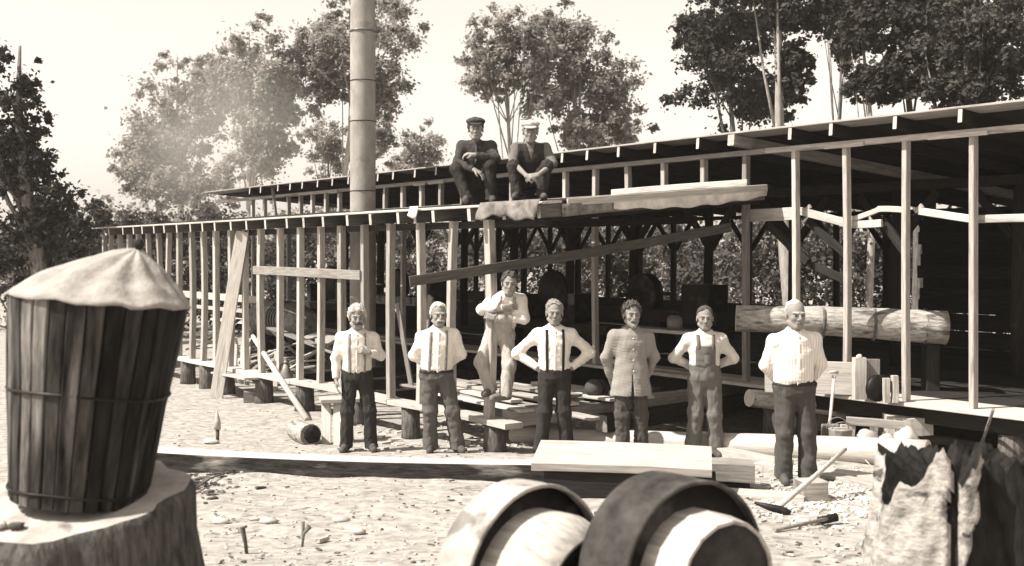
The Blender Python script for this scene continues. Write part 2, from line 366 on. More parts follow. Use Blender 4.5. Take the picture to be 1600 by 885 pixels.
# end wall of the lean-to: sill timber, plate, long brace
board('end_sill', F(-.02, .18, .40), F(-.02, U1+.9, .44), .16, .2, 'lumber', mill, n=6)
board('end_sill', F(-.30, .9, .44), F(-.28, U1+.5, .50), .12, .15, 'lumber_grey', mill, n=6)
board('end_plate', F(.0, .16, 2.69), F(.0, U1-.06, 2.80), .09, .1, 'lumber_old', mill)
pA, pB = W(640, 440, 12.98), W(1142, 355, 14.62)
board('brace_plank', pA, pB, .028, .118, 'lumber_dark', mill, up=(0, 0, 1), n=8, wob=.015)
board('girt_rail', F(tp(396, -.07), -.068, 2.075), F(tp(563, -.07), -.068, 2.045), .03, .135, 'lumber_grey', mill, n=6, wob=.012)
board('back_rail', F(tp(255, 3.2), 3.2, 1.27), F(tp(402, 3.2), 3.2, 1.27), .035, .17, 'lumber_pale', mill)
board('back_rail', F(tp(255, 3.15), 3.15, .98), F(tp(398, 3.15), 3.15, .98), .035, .09, 'lumber_pale', mill)
for px in (366, 377, 386, 430):        # loose siding standing inside
    t = tp(px, .35); board('siding_board', F(t, .35, .05), F(t, .38, .72), .17, .02, 'lumber_pale', mill, up=N3)
board('floor_plank', F(tp(345, -.12), -.15, .30), F(tp(405, -.1), -.2, .33), .3, .035, 'lumber_pale', mill)
for t in (1.2, 2.6, 4.0, 5.4):          # joists of the lean-to
    board('joist', F(t, .14, .40), F(t, U1-.1, .44), .12, .16, 'lumber_old', mill)
board('lean_stud', F(2.62, .5, .41), F(2.95, .45, 1.65), .1, .03, 'lumber_grey', mill, up=N3)
board('lean_stud', F(3.25, 1.0, .45), F(2.8, .9, 1.75), .12, .03, 'lumber_grey', mill, up=N3)
board('lean_rail', F(tp(420, .9), .9, 1.02), F(tp(560, .9), .9, .66), .16, .04, 'lumber_grey', mill)

# main hall: clerestory studs over the lean-to, tall posts at the right
zf = .70
CPOST = [395, 414, 432, 451, 470, 489, 510, 531, 553, 577, 603, 630, 659, 690, 724, 762, 801, 842, 884, 931, 981, 1038, 1100, 1166]
for i, px in enumerate(CPOST):
    t = tp(px, U1)
    tall = i % 4 == 3 or px in (1166, 395)
    z0 = zf+.002 if tall else zr(U1)-.16
    if px == 432: board('post', F(t, U1, z0), F(t, U1-.12, 3.98), .07, .06, 'lumber', mill, up=N3)
    else: board('post', F(t, U1, z0), F(t, U1, 3.605), .075, .085, 'lumber' if not px == 1166 else 'lumber_grey', mill, up=N3, n=4, wob=.006)  # corner post turned grey: lean-to shade put into its colour
RP = [1243, 1323, 1416, 1521, 1650]
for px in RP:
    t = tp(px, U1)
    board('post', F(t, U1, zf+.002), F(t+rs.uniform(-.01, .01), U1, 3.605), .062, .09, 'lumber', mill, up=N3, n=6, wob=.014)
TR = -7.2; TLM = 16.9
for (a, b) in ((TR, -1.2), (-1.19, 4.4), (4.41, 10.3), (10.31, TLM)):
    board('top_plate', F(a, U1, 3.64), F(b, U1, 3.64), .1, .066, 'lumber', mill)
for (px, ln) in ((1495, .7), (1318, .55), (681, .5), (520, .4), (655, .4)):     # short splices under the plate
    t = tp(px, U1-.08); board('splice', F(t-ln/2, U1-.072, 3.615), F(t+ln/2, U1-.072, 3.615), .032, .05, 'lumber_pale', mill)
board('ledger', F(tp(1172, U1-.1), U1-.1, zr(U1)-.02), F(tp(395, U1-.1), U1-.1, zr(U1)-.02), .04, .09, 'lumber', mill, n=8)
board('clerestory_sill', F(tp(1168, U1-.16), U1-.16, zr(U1)+.07), F(tp(1168, U1-.16)+2.6, U1-.16, zr(U1)+.055), .03, .085, 'lumber_pale', mill, n=8)
MR = [390, 407, 434, 453, 472, 496, 519, 544, 567, 590, 614, 648, 681, 718, 755, 796, 838, 878, 917, 966, 1023, 1090, 1142, 1234, 1298, 1398, 1500, 1610, 1740]
for px in MR:
    t = tp(px, U1-.34)
    w = .11 if px == 1142 else .05
    board('rafter', F(t, U1-.34, zm(U1-.34)-.072), F(t+rs.uniform(-.02, .02), UB+.25, zm(UB+.25)-.072), w, .14, 'lumber_old' if px != 1142 else 'lumber', mill, n=3, end='lumber_pale')  # pale ends and dark sides stand for sun and shade here too
u = U1-.33; k = 0
while u < UB+.3:
    w = .36; nrm = Vector((NN.x*.078, NN.y*.078, 1)); zc = zm(u+w/2)+.016
    cut = 3.0+(k % 3)*1.3
    for (a, b) in ((TR, cut), (cut+.006, TLM)):
        board('roof_board', F(a, u+w/2, zc), F(b, u+w/2, zc), w, .028, 'lumber' if k == 0 else 'roof_board', mill, up=nrm, n=5)  # all but the eave board are coloured dark as roof shade
    u += w+.004; k += 1
# rear row, middle row and knee braces
back_t = [TR+.3+1.12*i for i in range(22)]
for i, t in enumerate(back_t):
    r = rs.uniform(.05, .085)
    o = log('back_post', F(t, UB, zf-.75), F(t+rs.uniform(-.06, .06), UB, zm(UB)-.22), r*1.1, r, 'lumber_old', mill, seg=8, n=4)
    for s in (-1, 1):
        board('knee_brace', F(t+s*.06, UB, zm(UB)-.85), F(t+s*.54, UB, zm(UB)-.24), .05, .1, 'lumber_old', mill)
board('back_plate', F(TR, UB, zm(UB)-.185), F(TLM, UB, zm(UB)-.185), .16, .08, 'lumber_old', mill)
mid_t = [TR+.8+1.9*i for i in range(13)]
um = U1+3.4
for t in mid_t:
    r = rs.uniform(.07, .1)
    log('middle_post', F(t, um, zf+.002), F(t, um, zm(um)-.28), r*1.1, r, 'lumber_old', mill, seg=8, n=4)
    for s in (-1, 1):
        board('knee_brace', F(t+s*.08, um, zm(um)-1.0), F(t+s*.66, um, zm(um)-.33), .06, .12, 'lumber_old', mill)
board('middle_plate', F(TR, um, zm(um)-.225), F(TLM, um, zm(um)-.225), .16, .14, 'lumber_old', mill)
# low partition at the rear and floor boards
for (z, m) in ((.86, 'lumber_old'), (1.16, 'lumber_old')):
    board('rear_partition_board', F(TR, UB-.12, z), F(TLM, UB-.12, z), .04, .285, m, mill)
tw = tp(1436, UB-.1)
for k in range(9): board('added_dark_board', F(TR, UB-.115-.03*(k % 2), 1.42+.2*k), F(tw-.05*(k % 3), UB-.115-.03*(k % 2), 1.42+.2*k), .024, .225, 'lumber_old', mill)  # boards added only to turn the right-hand bays black
u = U1-.16; k = 0
while u < UB:
    w = .33
    cuts = [TR, -2.6+(k % 3)*.9, 4.2+(k % 4)*.8, 10.4, TLM]
    for a, b in zip(cuts[:-1], cuts[1:]):
        board('floor_board', F(a+.003, u+w/2, zf-.022), F(b-.003, u+w/2, zf-.022), w, .044, 'lumber_pale' if k < 2 else 'lumber_old', mill, n=3)  # inner boards have the hall's shade in their colour
    u += w+.006; k += 1
board('floor_beam', F(TR, U1+.12, .565), F(-.9, U1+.12, .565), .18, .2, 'lumber_old', mill)
board('floor_beam', F(TR, UB-.5, .565), F(TLM, UB-.5, .565), .18, .2, 'lumber_old', mill)
for t in (-6.0, -4.4, -2.8, -1.2, 1, 3.5, 6, 9, 12, 15):
    for uu in (U1+.15, UB-.5):
        p = F(t, uu, 0); g = gz(p.x, p.y)-.05
        lathe('foundation_stump', [(.17, 0), (.15, .2), (.14, .463-g)], 'bark', (p.x, p.y, g), mill, seg=10, jit=.05, seed=int(t*7+90))
# sunlit girts and braces just inside the tall posts
uu = U1+.13
def on(px, py, u):                     # point on the wall plane at depth u
    t = tp(px, u); p = F(t, u, 0); p.z = ZC-(py-HY)/FPX*p.y; return p
for (x0, y0, x1, y1, w) in ((1160, 337, 1243, 334, .16), (1250, 330, 1326, 350, .10), (1322, 346, 1378, 326, .06), (1372, 327, 1418, 329, .07), (1436, 330, 1521, 343, .085),
                            (1330, 351, 1378, 349, .09), (1256, 330, 1266, 322, .05), (1430, 331, 1441, 321, .05), (1521, 343, 1650, 340, .085)):
    board('girt', on(x0, y0, uu), on(x1, y1, uu), .035, w, 'lumber_pale', mill)
for (x0, y0, x1, y1) in ((1262, 345, 1325, 400), (1262, 410, 1200, 350), (1380, 345, 1418, 400), (1328, 440, 1270, 415)):
    board('knee_brace', on(x0, y0, uu+.1), on(x1, y1, uu+.1), .05, .1, 'lumber_old', mill)
# the log that carries the corner of the floor
log('floor_log', W(1172, 623, 13.7), W(1330, 640, 14.3), .105, .12, 'log_bark', mill, seed=4)
log('floor_log', W(1215, 655, 13.9), W(1300, 660, 14.2), .13, .13, 'bark', mill, seed=5)

# ------------------------------------------------------------------ smoke stack and boiler
us = 1.875; ts = tp(567, us); ps = F(ts, us, 0)
stack = empty('smoke_stack', (ps.x, ps.y, gz(ps.x, ps.y)), 'tall pale sheet iron smoke stack rising through the lean-to roof', 'smoke stack')
zz = gz(ps.x, ps.y); brk = [zz, 1.5, 2.9, 3.42, 4.62, 5.32, 6.30, 7.6, 9.2]
for i in range(len(brk)-1):
    r = .222-.0015*i+(.003 if i % 2 else 0)
    lathe('pipe_section', [(r, 0), (r*.999, (brk[i+1]-brk[i])*.5), (r, brk[i+1]-brk[i]+.012)], 'stack', (ps.x, ps.y, brk[i]), stack, seg=32, cap=False)
for zj in (3.42, 4.62, 5.32):
    lathe('seam', [(.2225, -.007), (.2275, -.004), (.2275, .004), (.2225, .007)], 'iron', (ps.x, ps.y, zj), stack, seg=32, cap=False)
lathe('collar', [(.224, -.02), (.236, -.015), (.236, .015), (.224, .02)], 'iron_lit', (ps.x, ps.y, 6.18), stack, seg=32, cap=False)
pb0, pb1 = F(tp(412, us+.3), us+.3, 1.02), F(tp(487, us+.3), us+.3, 1.02)
boiler = empty('boiler', (pb1.x, pb1.y, gz(pb1.x, pb1.y)), 'riveted iron boiler drum lying behind the lean-to posts', 'boiler')
ax = (pb1-pb0).normalized(); LB = (pb1-pb0).length
lathe('shell', [(.36, 0), (.36, LB*.62), (.355, LB*.64)], 'iron_lit', pb0, boiler, axis=ax)
lathe('tapered_end', [(.355, LB*.64), (.34, LB*.72), (.2, LB), (.17, LB*1.03)], 'iron_lit', pb0, boiler, axis=ax)
for k in range(4): lathe('band', [(.356, LB*(.40+.055*k)), (.372, LB*(.405+.055*k)), (.372, LB*(.425+.055*k)), (.356, LB*(.43+.055*k))], 'iron', pb0, boiler, axis=ax, cap=False)
for s in (.15, .55):
    q = pb0.lerp(pb1, s); board('cradle', (q.x, q.y, gz(q.x, q.y)-.03), (q.x, q.y, .70), .3, .5, 'lumber_old', boiler, up=N3)

# ------------------------------------------------------------------ machinery standing in the dark
def machine(px, u, label, kind):
    t = tp(px, u); p = F(t, u, zf)
    e = empty('mill_machine', p, label, 'machine', 'machines on the mill floor')
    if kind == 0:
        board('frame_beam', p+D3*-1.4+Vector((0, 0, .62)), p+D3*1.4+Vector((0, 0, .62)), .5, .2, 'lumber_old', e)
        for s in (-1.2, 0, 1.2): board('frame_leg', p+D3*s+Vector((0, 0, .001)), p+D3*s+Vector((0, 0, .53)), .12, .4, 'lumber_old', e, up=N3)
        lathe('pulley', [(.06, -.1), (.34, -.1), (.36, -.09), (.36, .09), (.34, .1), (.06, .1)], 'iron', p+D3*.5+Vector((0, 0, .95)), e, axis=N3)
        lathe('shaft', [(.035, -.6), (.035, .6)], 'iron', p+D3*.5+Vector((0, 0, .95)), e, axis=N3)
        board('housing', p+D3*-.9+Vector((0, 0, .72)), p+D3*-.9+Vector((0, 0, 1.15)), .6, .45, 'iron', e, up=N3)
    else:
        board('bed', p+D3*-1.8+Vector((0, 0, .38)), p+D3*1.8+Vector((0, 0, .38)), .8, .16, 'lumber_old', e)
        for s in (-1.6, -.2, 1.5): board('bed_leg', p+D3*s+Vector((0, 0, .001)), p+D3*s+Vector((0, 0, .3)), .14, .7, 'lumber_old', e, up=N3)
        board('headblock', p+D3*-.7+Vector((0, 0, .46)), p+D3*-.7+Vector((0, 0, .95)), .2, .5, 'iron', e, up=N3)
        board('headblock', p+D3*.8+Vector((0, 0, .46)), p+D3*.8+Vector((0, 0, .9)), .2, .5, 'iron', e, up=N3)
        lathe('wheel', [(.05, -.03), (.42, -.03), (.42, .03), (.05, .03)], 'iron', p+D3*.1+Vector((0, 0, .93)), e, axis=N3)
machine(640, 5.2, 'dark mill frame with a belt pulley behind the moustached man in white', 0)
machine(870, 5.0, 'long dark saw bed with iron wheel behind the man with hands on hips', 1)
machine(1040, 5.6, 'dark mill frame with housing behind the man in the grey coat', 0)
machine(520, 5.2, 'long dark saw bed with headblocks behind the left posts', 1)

# ------------------------------------------------------------------ log on the carriage at the right
lc0, lc1 = W(1150, 497, 14.1), W(1478, 512, 13.75)
cl = empty('saw_log', (lc1.x, lc1.y, lc1.z-.21), 'thick pale bark-covered saw log lying on the carriage behind the tall posts', 'log')
log('trunk', lc0, lc1, .16, .20, 'log_bark', cl, seg=18, n=16, jit=.045, seed=8)
for s in (.42, .66, .90):
    q = lc0.lerp(lc1, s); rr = .16+.04*s
    a = (lc1-lc0).normalized()
    lathe('bark_groove', [(rr*1.02, -.02), (rr*1.075, -.008), (rr*1.075, .008), (rr*1.02, .02)], 'twig', q, cl, axis=a, cap=False, jit=.05, seed=int(s*10))
car = empty('log_carriage', (lc1.x-.7, lc1.y, zf), 'low timber log carriage with wooden headblocks under the saw log', 'carriage')
for (px, zt) in ((1235, 1.33), (1455, 1.28)):
    q = W(px, 500, 13.9); board('bunk', (q.x, q.y+.02, zf+.002), (q.x, q.y+.02, zt-.02), .16, .2, 'lumber_old', car, up=(0, 1, 0))
q0, q1 = W(1195, 565, 13.6), W(1345, 572, 13.3)
board('side_board', (q0.x, q0.y, zf+.2), (q1.x, q1.y, zf+.2), .04, .38, 'lumber_pale', car)
q = W(1365, 570, 12.95); board('headblock', (q.x-.13, q.y+.1, zf+.001), (q.x-.13, q.y+.1, zf+.47), .14, .12, 'lumber_pale', car, up=(0, 1, 0))
board('headblock', (q.x+.02, q.y+.13, zf+.001), (q.x+.02, q.y+.13, zf+.45), .17, .06, 'lumber_grey', car, up=(0, 1, 0))
lump('knob', (q.x-.13, q.y+.1, zf+.48), (.035, .035, .03), 'lumber_pale', car)
q = W(1392, 580, 12.75)
for dx, hh in ((-.05, .27), (.04, .30)): board('stake', (q.x+dx, q.y, zf+.001), (q.x+dx, q.y, zf+hh), .07, .07, 'lumber_pale', car, up=(0, 1, 0))
qq = W(1366, 584, 12.9); lathe('wheel', [(.03, -.03), (.15, -.03), (.15, .03), (.03, .03)], 'iron', (qq.x, qq.y-.1, zf+.155), car, axis=(.5, -.86, 0), seg=20)

# ------------------------------------------------------------------ things lying about the building
lb0 = G(338, 622); lb1 = on(379, 362, -.07)
o = board('leaning_board', lb0+Vector((0, 0, .0)), lb1, .235, .03, 'lumber_pale', up=(-.2, -1, .3), n=6, wob=.01)
tag(o, 'wide pale board leaning slanted against the left posts', 'board')
p0 = G(481, 657); p1 = on(392, 521, .12)
o = tube('leaning_pole', [p0, p0.lerp(p1, .5)+Vector((0, 0, -.01)), p1], [.05, .045, .04], 'log_peeled', seg=10, jit=.04, end='wood_end')
tag(o, 'peeled pole leaning on the sill beside the tin oil can', 'pole')
# log with a flat dark cap standing for the shade of its hollow
h0 = G(488, 694); h0.z += .115; h1 = h0+Vector((-.34, .62, .0)); h1.z = gz(h1.x, h1.y)+.11
hl = empty('hollow_log', (h0.x, h0.y, h0.z-.12), 'short pale log with a dark cap as the shade of its hollow end beside the sawhorse', 'log')
log('bark', h0, h1, .135, .13, 'log_bark', hl, seed=3, end='end_grey')
a = (h0-h1).normalized(); lathe('hollow_shade_cap', [(.118, -.02), (.105, .004), (.02, .006)], 'char_shade', h0, hl, axis=a, jit=.08)
# sawhorse
q = G(515, 693)
sh = empty('sawhorse', q, 'small rough plank trestle behind the man with the dark moustache', 'trestle')
board('top', q+Vector((-.17, .3, .50)), q+Vector((.30, .42, .50)), .3, .05, 'lumber_pale', sh)
for dx, w in ((-.09, .12), (.06, .12)):
    board('leg', (q.x+dx+.05, q.y+.0, gz(q.x+dx, q.y)-.02), (q.x+dx, q.y+.3, q.z+.475), w, .03, 'lumber_pale', sh, up=(0, -1, .3))
    board('leg', (q.x+dx+.12, q.y+.6, gz(q.x+dx, q.y+.6)-.02), (q.x+dx+.12, q.y+.42, q.z+.475), .08, .03, 'lumber_grey', sh, up=(0, -1, .3))
# oil can on the sill
q = F(tp(447, -.02), -.02, .412)
oc = empty('oil_can', q, 'small conical tin oil can standing on the sill', 'oil can')
lathe('body', [(.115, 0), (.115, .012), (.06, .14), (.035, .22)], 'iron_lit', q, oc, seg=20)
lathe('spout', [(.035, .22), (.05, .235), (.05, .25), (.025, .26), (.045, .30), (.045, .315)], 'iron_lit', q, oc, seg=16)
tube('handle', [q+Vector((-.04, -.02, .22)), q+Vector((-.085, -.03, .2)), q+Vector((-.09, -.03, .14)), q+Vector((-.065, -.03, .12))], .008, 'iron', oc, seg=6)
q = F(tp(485, 0), -.03, .413); o = board('pry_bar', q, q+D3*-.35, .05, .02, 'iron'); tag(o, 'flat iron bar lying on the sill right of the oil can', 'bar')
# stake, block
q = G(340, 688)
sk = empty('stake', q, 'short stake with a pale whittled top and dark foot standing in the dirt', 'stake')
tube('foot', [q-Vector((0, 0, .04)), q+Vector((.0, 0, .14))], [.018, .028], 'chip_dark', sk, seg=7)
tube('point', [q+Vector((0, 0, .14)), q+Vector((.0, 0, .24)), q+Vector((-.01, 0, .38))], [.045, .04, .008], 'lumber_pale', sk, seg=7)
q = G(390, 629); o = board('wood_block', q+Vector((-.1, .02, .09)), q+Vector((.12, .06, .09)), .16, .18, 'lumber_grey', end='end_grey'); tag(o, 'small grey wood block between two foundation stumps', 'block')
# planks stacked in the corner of the lean-to
for i, (ta, tb, u0, z, w, m) in enumerate(((-.2, 2.2, .35, .50, .2, 'lumber_pale'), (.0, 2.9, .62, .505, .24, 'lumber_grey'), (-.35, 2.5, .9, .55, .24, 'lumber_pale'), (.2, 2.3, .5, .56, .18, 'lumber'),
                                         (-.1, 2.6, 1.2, .56, .2, 'lumber'), (-.5, 2.0, 1.5, .575, .25, 'lumber_pale'), (.1, 2.6, .75, .60, .16, 'lumber'), (-.2, 1.9, 1.1, .62, .2, 'lumber_grey'), (-.6, 1.5, 1.9, .58, .25, 'lumber_pale'))):
    names = ('lowest pale plank beside the corner post', 'wide grey plank under the pile', 'pale plank jutting out past the corner', 'narrow plank at the front of the pile', 'mid toned plank in the middle of the pile',
             'broad pale plank at the back of the pile', 'narrow top plank of the pile', 'grey top plank of the pile', 'pale plank nearest the man with hands on hips')
    o = board('plank', F(ta, u0, z), F(tb, u0+rs.uniform(-.1, .25), z+rs.uniform(-.01, .02)), w, .035, m, n=5); tag(o, names[i]+', in the lean-to', 'plank', 'planks piled in the lean-to')
# crossed timbers behind the men
o = board('timber', F(-.55, 1.2, .32), F(-.5, 4.6, .40), .2, .2, 'lumber_old', n=5, end='end_grey'); tag(o, 'dark squared timber on the ground beyond the end sill', 'timber')
o = board('plank', W(860, 642, 13.75), W(930, 655, 13.35), .2, .03, 'lumber_pale'); tag(o, 'short pale plank behind the man with hands on hips', 'plank', 'planks piled in the lean-to')
# felt hat lying on the end sill
q = F(-.03, 1.55, .50+.012)
ht = empty('hat', q, 'dark round felt hat resting on the end sill timber', 'hat')
HX = (-.35, -.75, .55)
lathe('crown', [(.105, .0), (.115, .05), (.105, .12), (.07, .16), (.02, .165)], 'trouser_mid', q+Vector((0, 0, .12)), ht, axis=HX, seg=20)
lathe('brim', [(.1, -.004), (.17, -.012), (.175, -.006), (.17, 0), (.1, .004)], 'cloth_black', q+Vector((0, 0, .12)), ht, axis=HX, seg=24)
# tin can on bench behind the coat man
q = F(tp(1052, 3.7), 3.7, zf+.001)
bn = empty('bench', q, 'rough low work bench behind the man in overalls', 'bench')
board('top', q+D3*-.7+Vector((0, 0, .55)), q+D3*.9+Vector((0, 0, .55)), .35, .05, 'lumber', bn)
for s in (-.55, .7): board('leg', q+D3*s, q+D3*s+Vector((0, 0, .524)), .08, .3, 'lumber_old', bn, up=N3)
q2 = q+Vector((.02, 0, .577)); cn = empty('tin_can', q2, 'squat tin can with a dark stopper on the bench behind the men', 'can')
lathe('body', [(.11, 0), (.11, .16), (.05, .2)], 'iron_lit', q2, cn, seg=18); lathe('stopper', [(.035, .2), (.045, .26), (.02, .27)], 'iron', q2, cn, seg=12)

# scrap lumber heap behind the left posts
q = F(9.6, 1.7, 0)
heap = empty('scrap_lumber_heap', (q.x, q.y, gz(q.x, q.y)), 'tangled heap of scrap sticks behind the far left posts', 'lumber heap')
for i in range(70):
    c = F(9.7+rs.gauss(0, 1.0), 1.7+rs.gauss(0, .5), 0); c.z = gz(c.x, c.y)+.05+abs(rs.gauss(0, .33))
    if c.z > 1.05: c.z = rs.uniform(.1, 1.0)
    d = Vector((rs.uniform(-1, 1), rs.uniform(-1, 1), rs.uniform(-.35, .35))).normalized()*rs.uniform(.35, .9)
    a, b = c-d, c+d; lo = min(a.z, b.z); fl = gz(c.x, c.y)+.02
    if lo < fl: a.z += fl-lo; b.z += fl-lo
    board('stick', a, b, rs.uniform(.03, .1), rs.uniform(.02, .04), rs.choice(['lumber_pale', 'lumber', 'lumber_grey', 'bark']), heap, n=2)

# ------------------------------------------------------------------ logs and timbers in front of the building
g0, g1 = W(800, 668, 14.6), W(1452, 706, 11.75)
g0.z = gz(g0.x, g0.y)+.11; g1.z = gz(g1.x, g1.y)+.135
gm = g0.lerp(g1, .5); gm.z = gz(gm.x, gm.y)
pl = empty('peeled_log', gm, 'long pale peeled log lying on the ground behind the standing men', 'log')
log('trunk', g0, g1, .11, .15, 'log_peeled', pl, seg=18, n=18, jit=.025, seed=21, wob=.04)
for s, d in ((.55, (.05, -.2, -.1)), (.70, (.09, -.2, -.12)), (.80, (-.09, -.2, -.1)), (.86, (.05, -.25, -.1)), (.45, (-.3, -.2, .0)), (.92, (.12, -.22, -.1))):
    p = g0.lerp(g1, s)+Vector((0, -.1, -.02)); tube('twig', [p, p+Vector(d)], [.008, .004], 'log_peeled', pl, seg=5)
# foreground beam
fb0, fb1 = W(120, 715, 11.95), W(905, 733, 11.0); hb = .2
for p in (fb0, fb1): p.z = gz(p.x, p.y)+hb/2-.015
fbm = fb0.lerp(fb1, .5)
o = board('squared_timber', fb0, fb1, .34, hb, 'lumber_pale', n=9, wob=.02, end='end_grey'); o.data.materials.append(M['beam_shade'])
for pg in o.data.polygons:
    if pg.normal.y < -.6: pg.material_index = 2  # camera-side faces get the painted shade
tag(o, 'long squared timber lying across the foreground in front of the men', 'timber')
s0, s1 = W(838, 716, 10.25), W(1112, 724, 10.0)
s0.z = .56; s1.z = .545
o = board('sawn_slab', s0, s1, .62, .075, 'slab', up=(0, -.16, 1), n=6, end='end_grey'); tag(o, 'broad pale sawn slab on top of the long squared timber', 'slab')
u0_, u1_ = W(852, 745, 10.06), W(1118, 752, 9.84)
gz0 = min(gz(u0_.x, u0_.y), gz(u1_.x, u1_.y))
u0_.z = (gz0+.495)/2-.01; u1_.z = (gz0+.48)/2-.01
o = board('slab_shadow_timber', u0_, u1_, .2, .49-gz0, 'lumber_old', n=5, end='end_grey'); tag(o, 'dark timber added as the shadow under the front of the pale sawn slab', 'timber')  # added to stand for the slab's shadow
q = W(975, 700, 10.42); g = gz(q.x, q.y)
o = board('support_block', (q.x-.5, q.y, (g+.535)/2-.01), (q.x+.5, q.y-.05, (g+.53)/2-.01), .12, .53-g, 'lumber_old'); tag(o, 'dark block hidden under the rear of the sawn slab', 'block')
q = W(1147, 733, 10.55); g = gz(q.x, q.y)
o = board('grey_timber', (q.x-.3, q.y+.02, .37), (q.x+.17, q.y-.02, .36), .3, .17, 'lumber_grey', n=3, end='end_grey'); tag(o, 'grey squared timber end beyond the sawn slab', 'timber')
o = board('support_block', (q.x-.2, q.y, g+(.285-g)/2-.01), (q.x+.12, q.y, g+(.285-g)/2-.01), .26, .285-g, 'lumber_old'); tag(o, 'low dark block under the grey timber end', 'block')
def flat(name, px0, py0, px1, py1, w, h, m, label, cat, lift=0.0, end=None, up=(0, 0, 1)):
    a, b = G(px0, py0), G(px1, py1); a.z += h/2+lift-.012; b.z += h/2+lift-.012
    o = board(name, a, b, w, h, m, n=5, end=end, up=up); tag(o, label, cat); return o
flat('plank', 1100, 772, 1262, 782, .26, .06, 'lumber_pale', 'pale plank on the ground below the white shirted man', 'plank')
flat('plank', 1186, 727, 1390, 752, .2, .05, 'lumber_pale', 'long pale plank lying along the front of the peeled log', 'plank')
flat('plank', 1130, 712, 1230, 733, .16, .1, 'lumber_pale', 'pale squared plank leading to the feet of the white shirted man', 'plank')
flat('plank', 1290, 744, 1398, 768, .16, .045, 'lumber', 'weathered plank behind the broken stump', 'plank')
q = G(1268, 782); o = board('wood_block', q+Vector((-.1, .05, .075)), q+Vector((.12, .09, .075)), .22, .17, 'lumber', end='end_grey'); tag(o, 'small square wood block beside the right foot of the white shirted man', 'block')
# short pole, stones and slab at right
o = log('short_pole', G(1452, 694)+Vector((0, 0, .05)), G(1545, 706)+Vector((0, 0, .05)), .055, .06, 'log_peeled', seed=31); tag(o, 'short pale pole lying behind the broken stump', 'pole')
o = tube('stick', [G(1528, 712), W(1552, 640, 11.6)], [.02, .016], 'twig', seg=6); tag(o, 'thin stick leaning at the far right edge', 'stick')
for i, (px, py, r, lab) in enumerate(((1357, 693, .125, 'roundest white stone on the far side of the peeled log'), (1388, 695, .105, 'middle white stone of the three behind the peeled log'), (1418, 698, .14, 'rightmost white stone behind the peeled log'))):
    k = W(px, py-6, 12.5); g = gz(k.x, k.y); o = lump('stone', (k.x, k.y+.06, g+r*1.0), (r*1.05, r*.9, r*1.25), 'stone', seed=i+3, amp=.18); tag(o, lab, 'stone', 'stones beside the peeled log')
k = W(1408, 660, 12.95); g = gz(k.x, k.y)
o = board('stone_slab', (k.x-.16, k.y+.06, .43), (k.x+.32, k.y-.02, .44), .36, .2, 'stone', n=5, wob=.03); tag(o, 'rounded pale stone slab propped below the floor edge', 'stone')
o = lump('stone', (k.x+.05, k.y+.05, g+.12), (.26, .17, .2), 'chip_dark', seed=17); tag(o, 'dark stone under the pale slab', 'stone')
k0, k1 = W(1322, 660, 12.75), W(1395, 676, 12.6)
nb = empty('notched_plank', (k0.x, k0.y, gz(k0.x, k0.y)), 'pale plank with a rounded dark notch behind the white stones', 'plank')
bz = gz(k0.x, k0.y)
board('plank_top', (k0.x, k0.y, .50), (k1.x+.12, k1.y, .47), .06, .09, 'lumber', nb)
board('plank_end', (k0.x, k0.y, bz-.02), (k0.x+.02, k0.y, .455), .16, .06, 'lumber', nb, up=(0, -1, 0))
board('plank_end', (k1.x+.08, k1.y, bz-.02), (k1.x+.08, k1.y, .43), .09, .06, 'lumber_grey', nb, up=(0, -1, 0))
# pail with bail
q = W(1313, 690, 12.55); g = gz(q.x, q.y)
pa = empty('pail', (q.x, q.y, g), 'pale metal pail with a wire bail behind the peeled log', 'pail')
lathe('body', [(.1, .0), (.105, .01), (.125, .30), (.13, .31)], 'drum', (q.x, q.y, g-.005), pa, seg=20)
for s in (1, -1):
    tube('bail', [Vector((q.x+.12*math.cos(x)*1.0-.03*s, q.y, g+.30+.13*math.sin(x)*(1 if s > 0 else .6))) for x in np.linspace(0, math.pi, 12)], .006, 'iron_lit', pa, seg=6)
# shovel
q = W(1300, 672, 12.75); g = gz(q.x, q.y)
sv = empty('shovel', (q.x, q.y, g), 'shovel with a wooden handle grip standing behind the peeled log', 'shovel')
top = W(1303, 592, 12.85)
tube('shaft', [(q.x-.03, q.y, g+.33), (q.x+.0, q.y+.06, g+.42), top], [.018, .018, .017], 'lumber_pale', sv, seg=8)
tube('grip', [top+Vector((-.05, 0, .075)), top+Vector((.05, 0, .075))], .017, 'lumber_pale', sv, seg=8)
for s in (-1, 1): tube('grip_arm', [top, top+Vector((s*.045, 0, .075))], .012, 'lumber_pale', sv, seg=7)
sheet('blade', lambda a, b: Vector((q.x-.03+(a-.5)*.2*(1-.35*max(0, b-.6)), q.y-.05+.03*math.cos((a-.5)*3)+.04*b, g+.35-.37*b+.05*abs(a-.5)*b)), 8, 8, 'iron_lit', (q.x, q.y, g), sv, thick=.006)
# pickaxe
q = G(1214, 803); q.z += .03
pk = empty('pickaxe', (q.x, q.y, q.z-.03), 'mattock with a long pale handle propped on a wood block', 'pickaxe')
pt = W(1321, 702, 10.2)
tube('handle', [q+Vector((-.02, -.01, .0)), q.lerp(pt, .5), pt], [.026, .02, .018], 'lumber_pale', pk, seg=8)
tube('head', [q+Vector((-.17, .03, .05)), q+Vector((-.06, .01, .02)), q+Vector((.03, -.01, .0)), q+Vector((.10, -.03, -.02))], [.01, .028, .034, .02], 'iron', pk, seg=8)
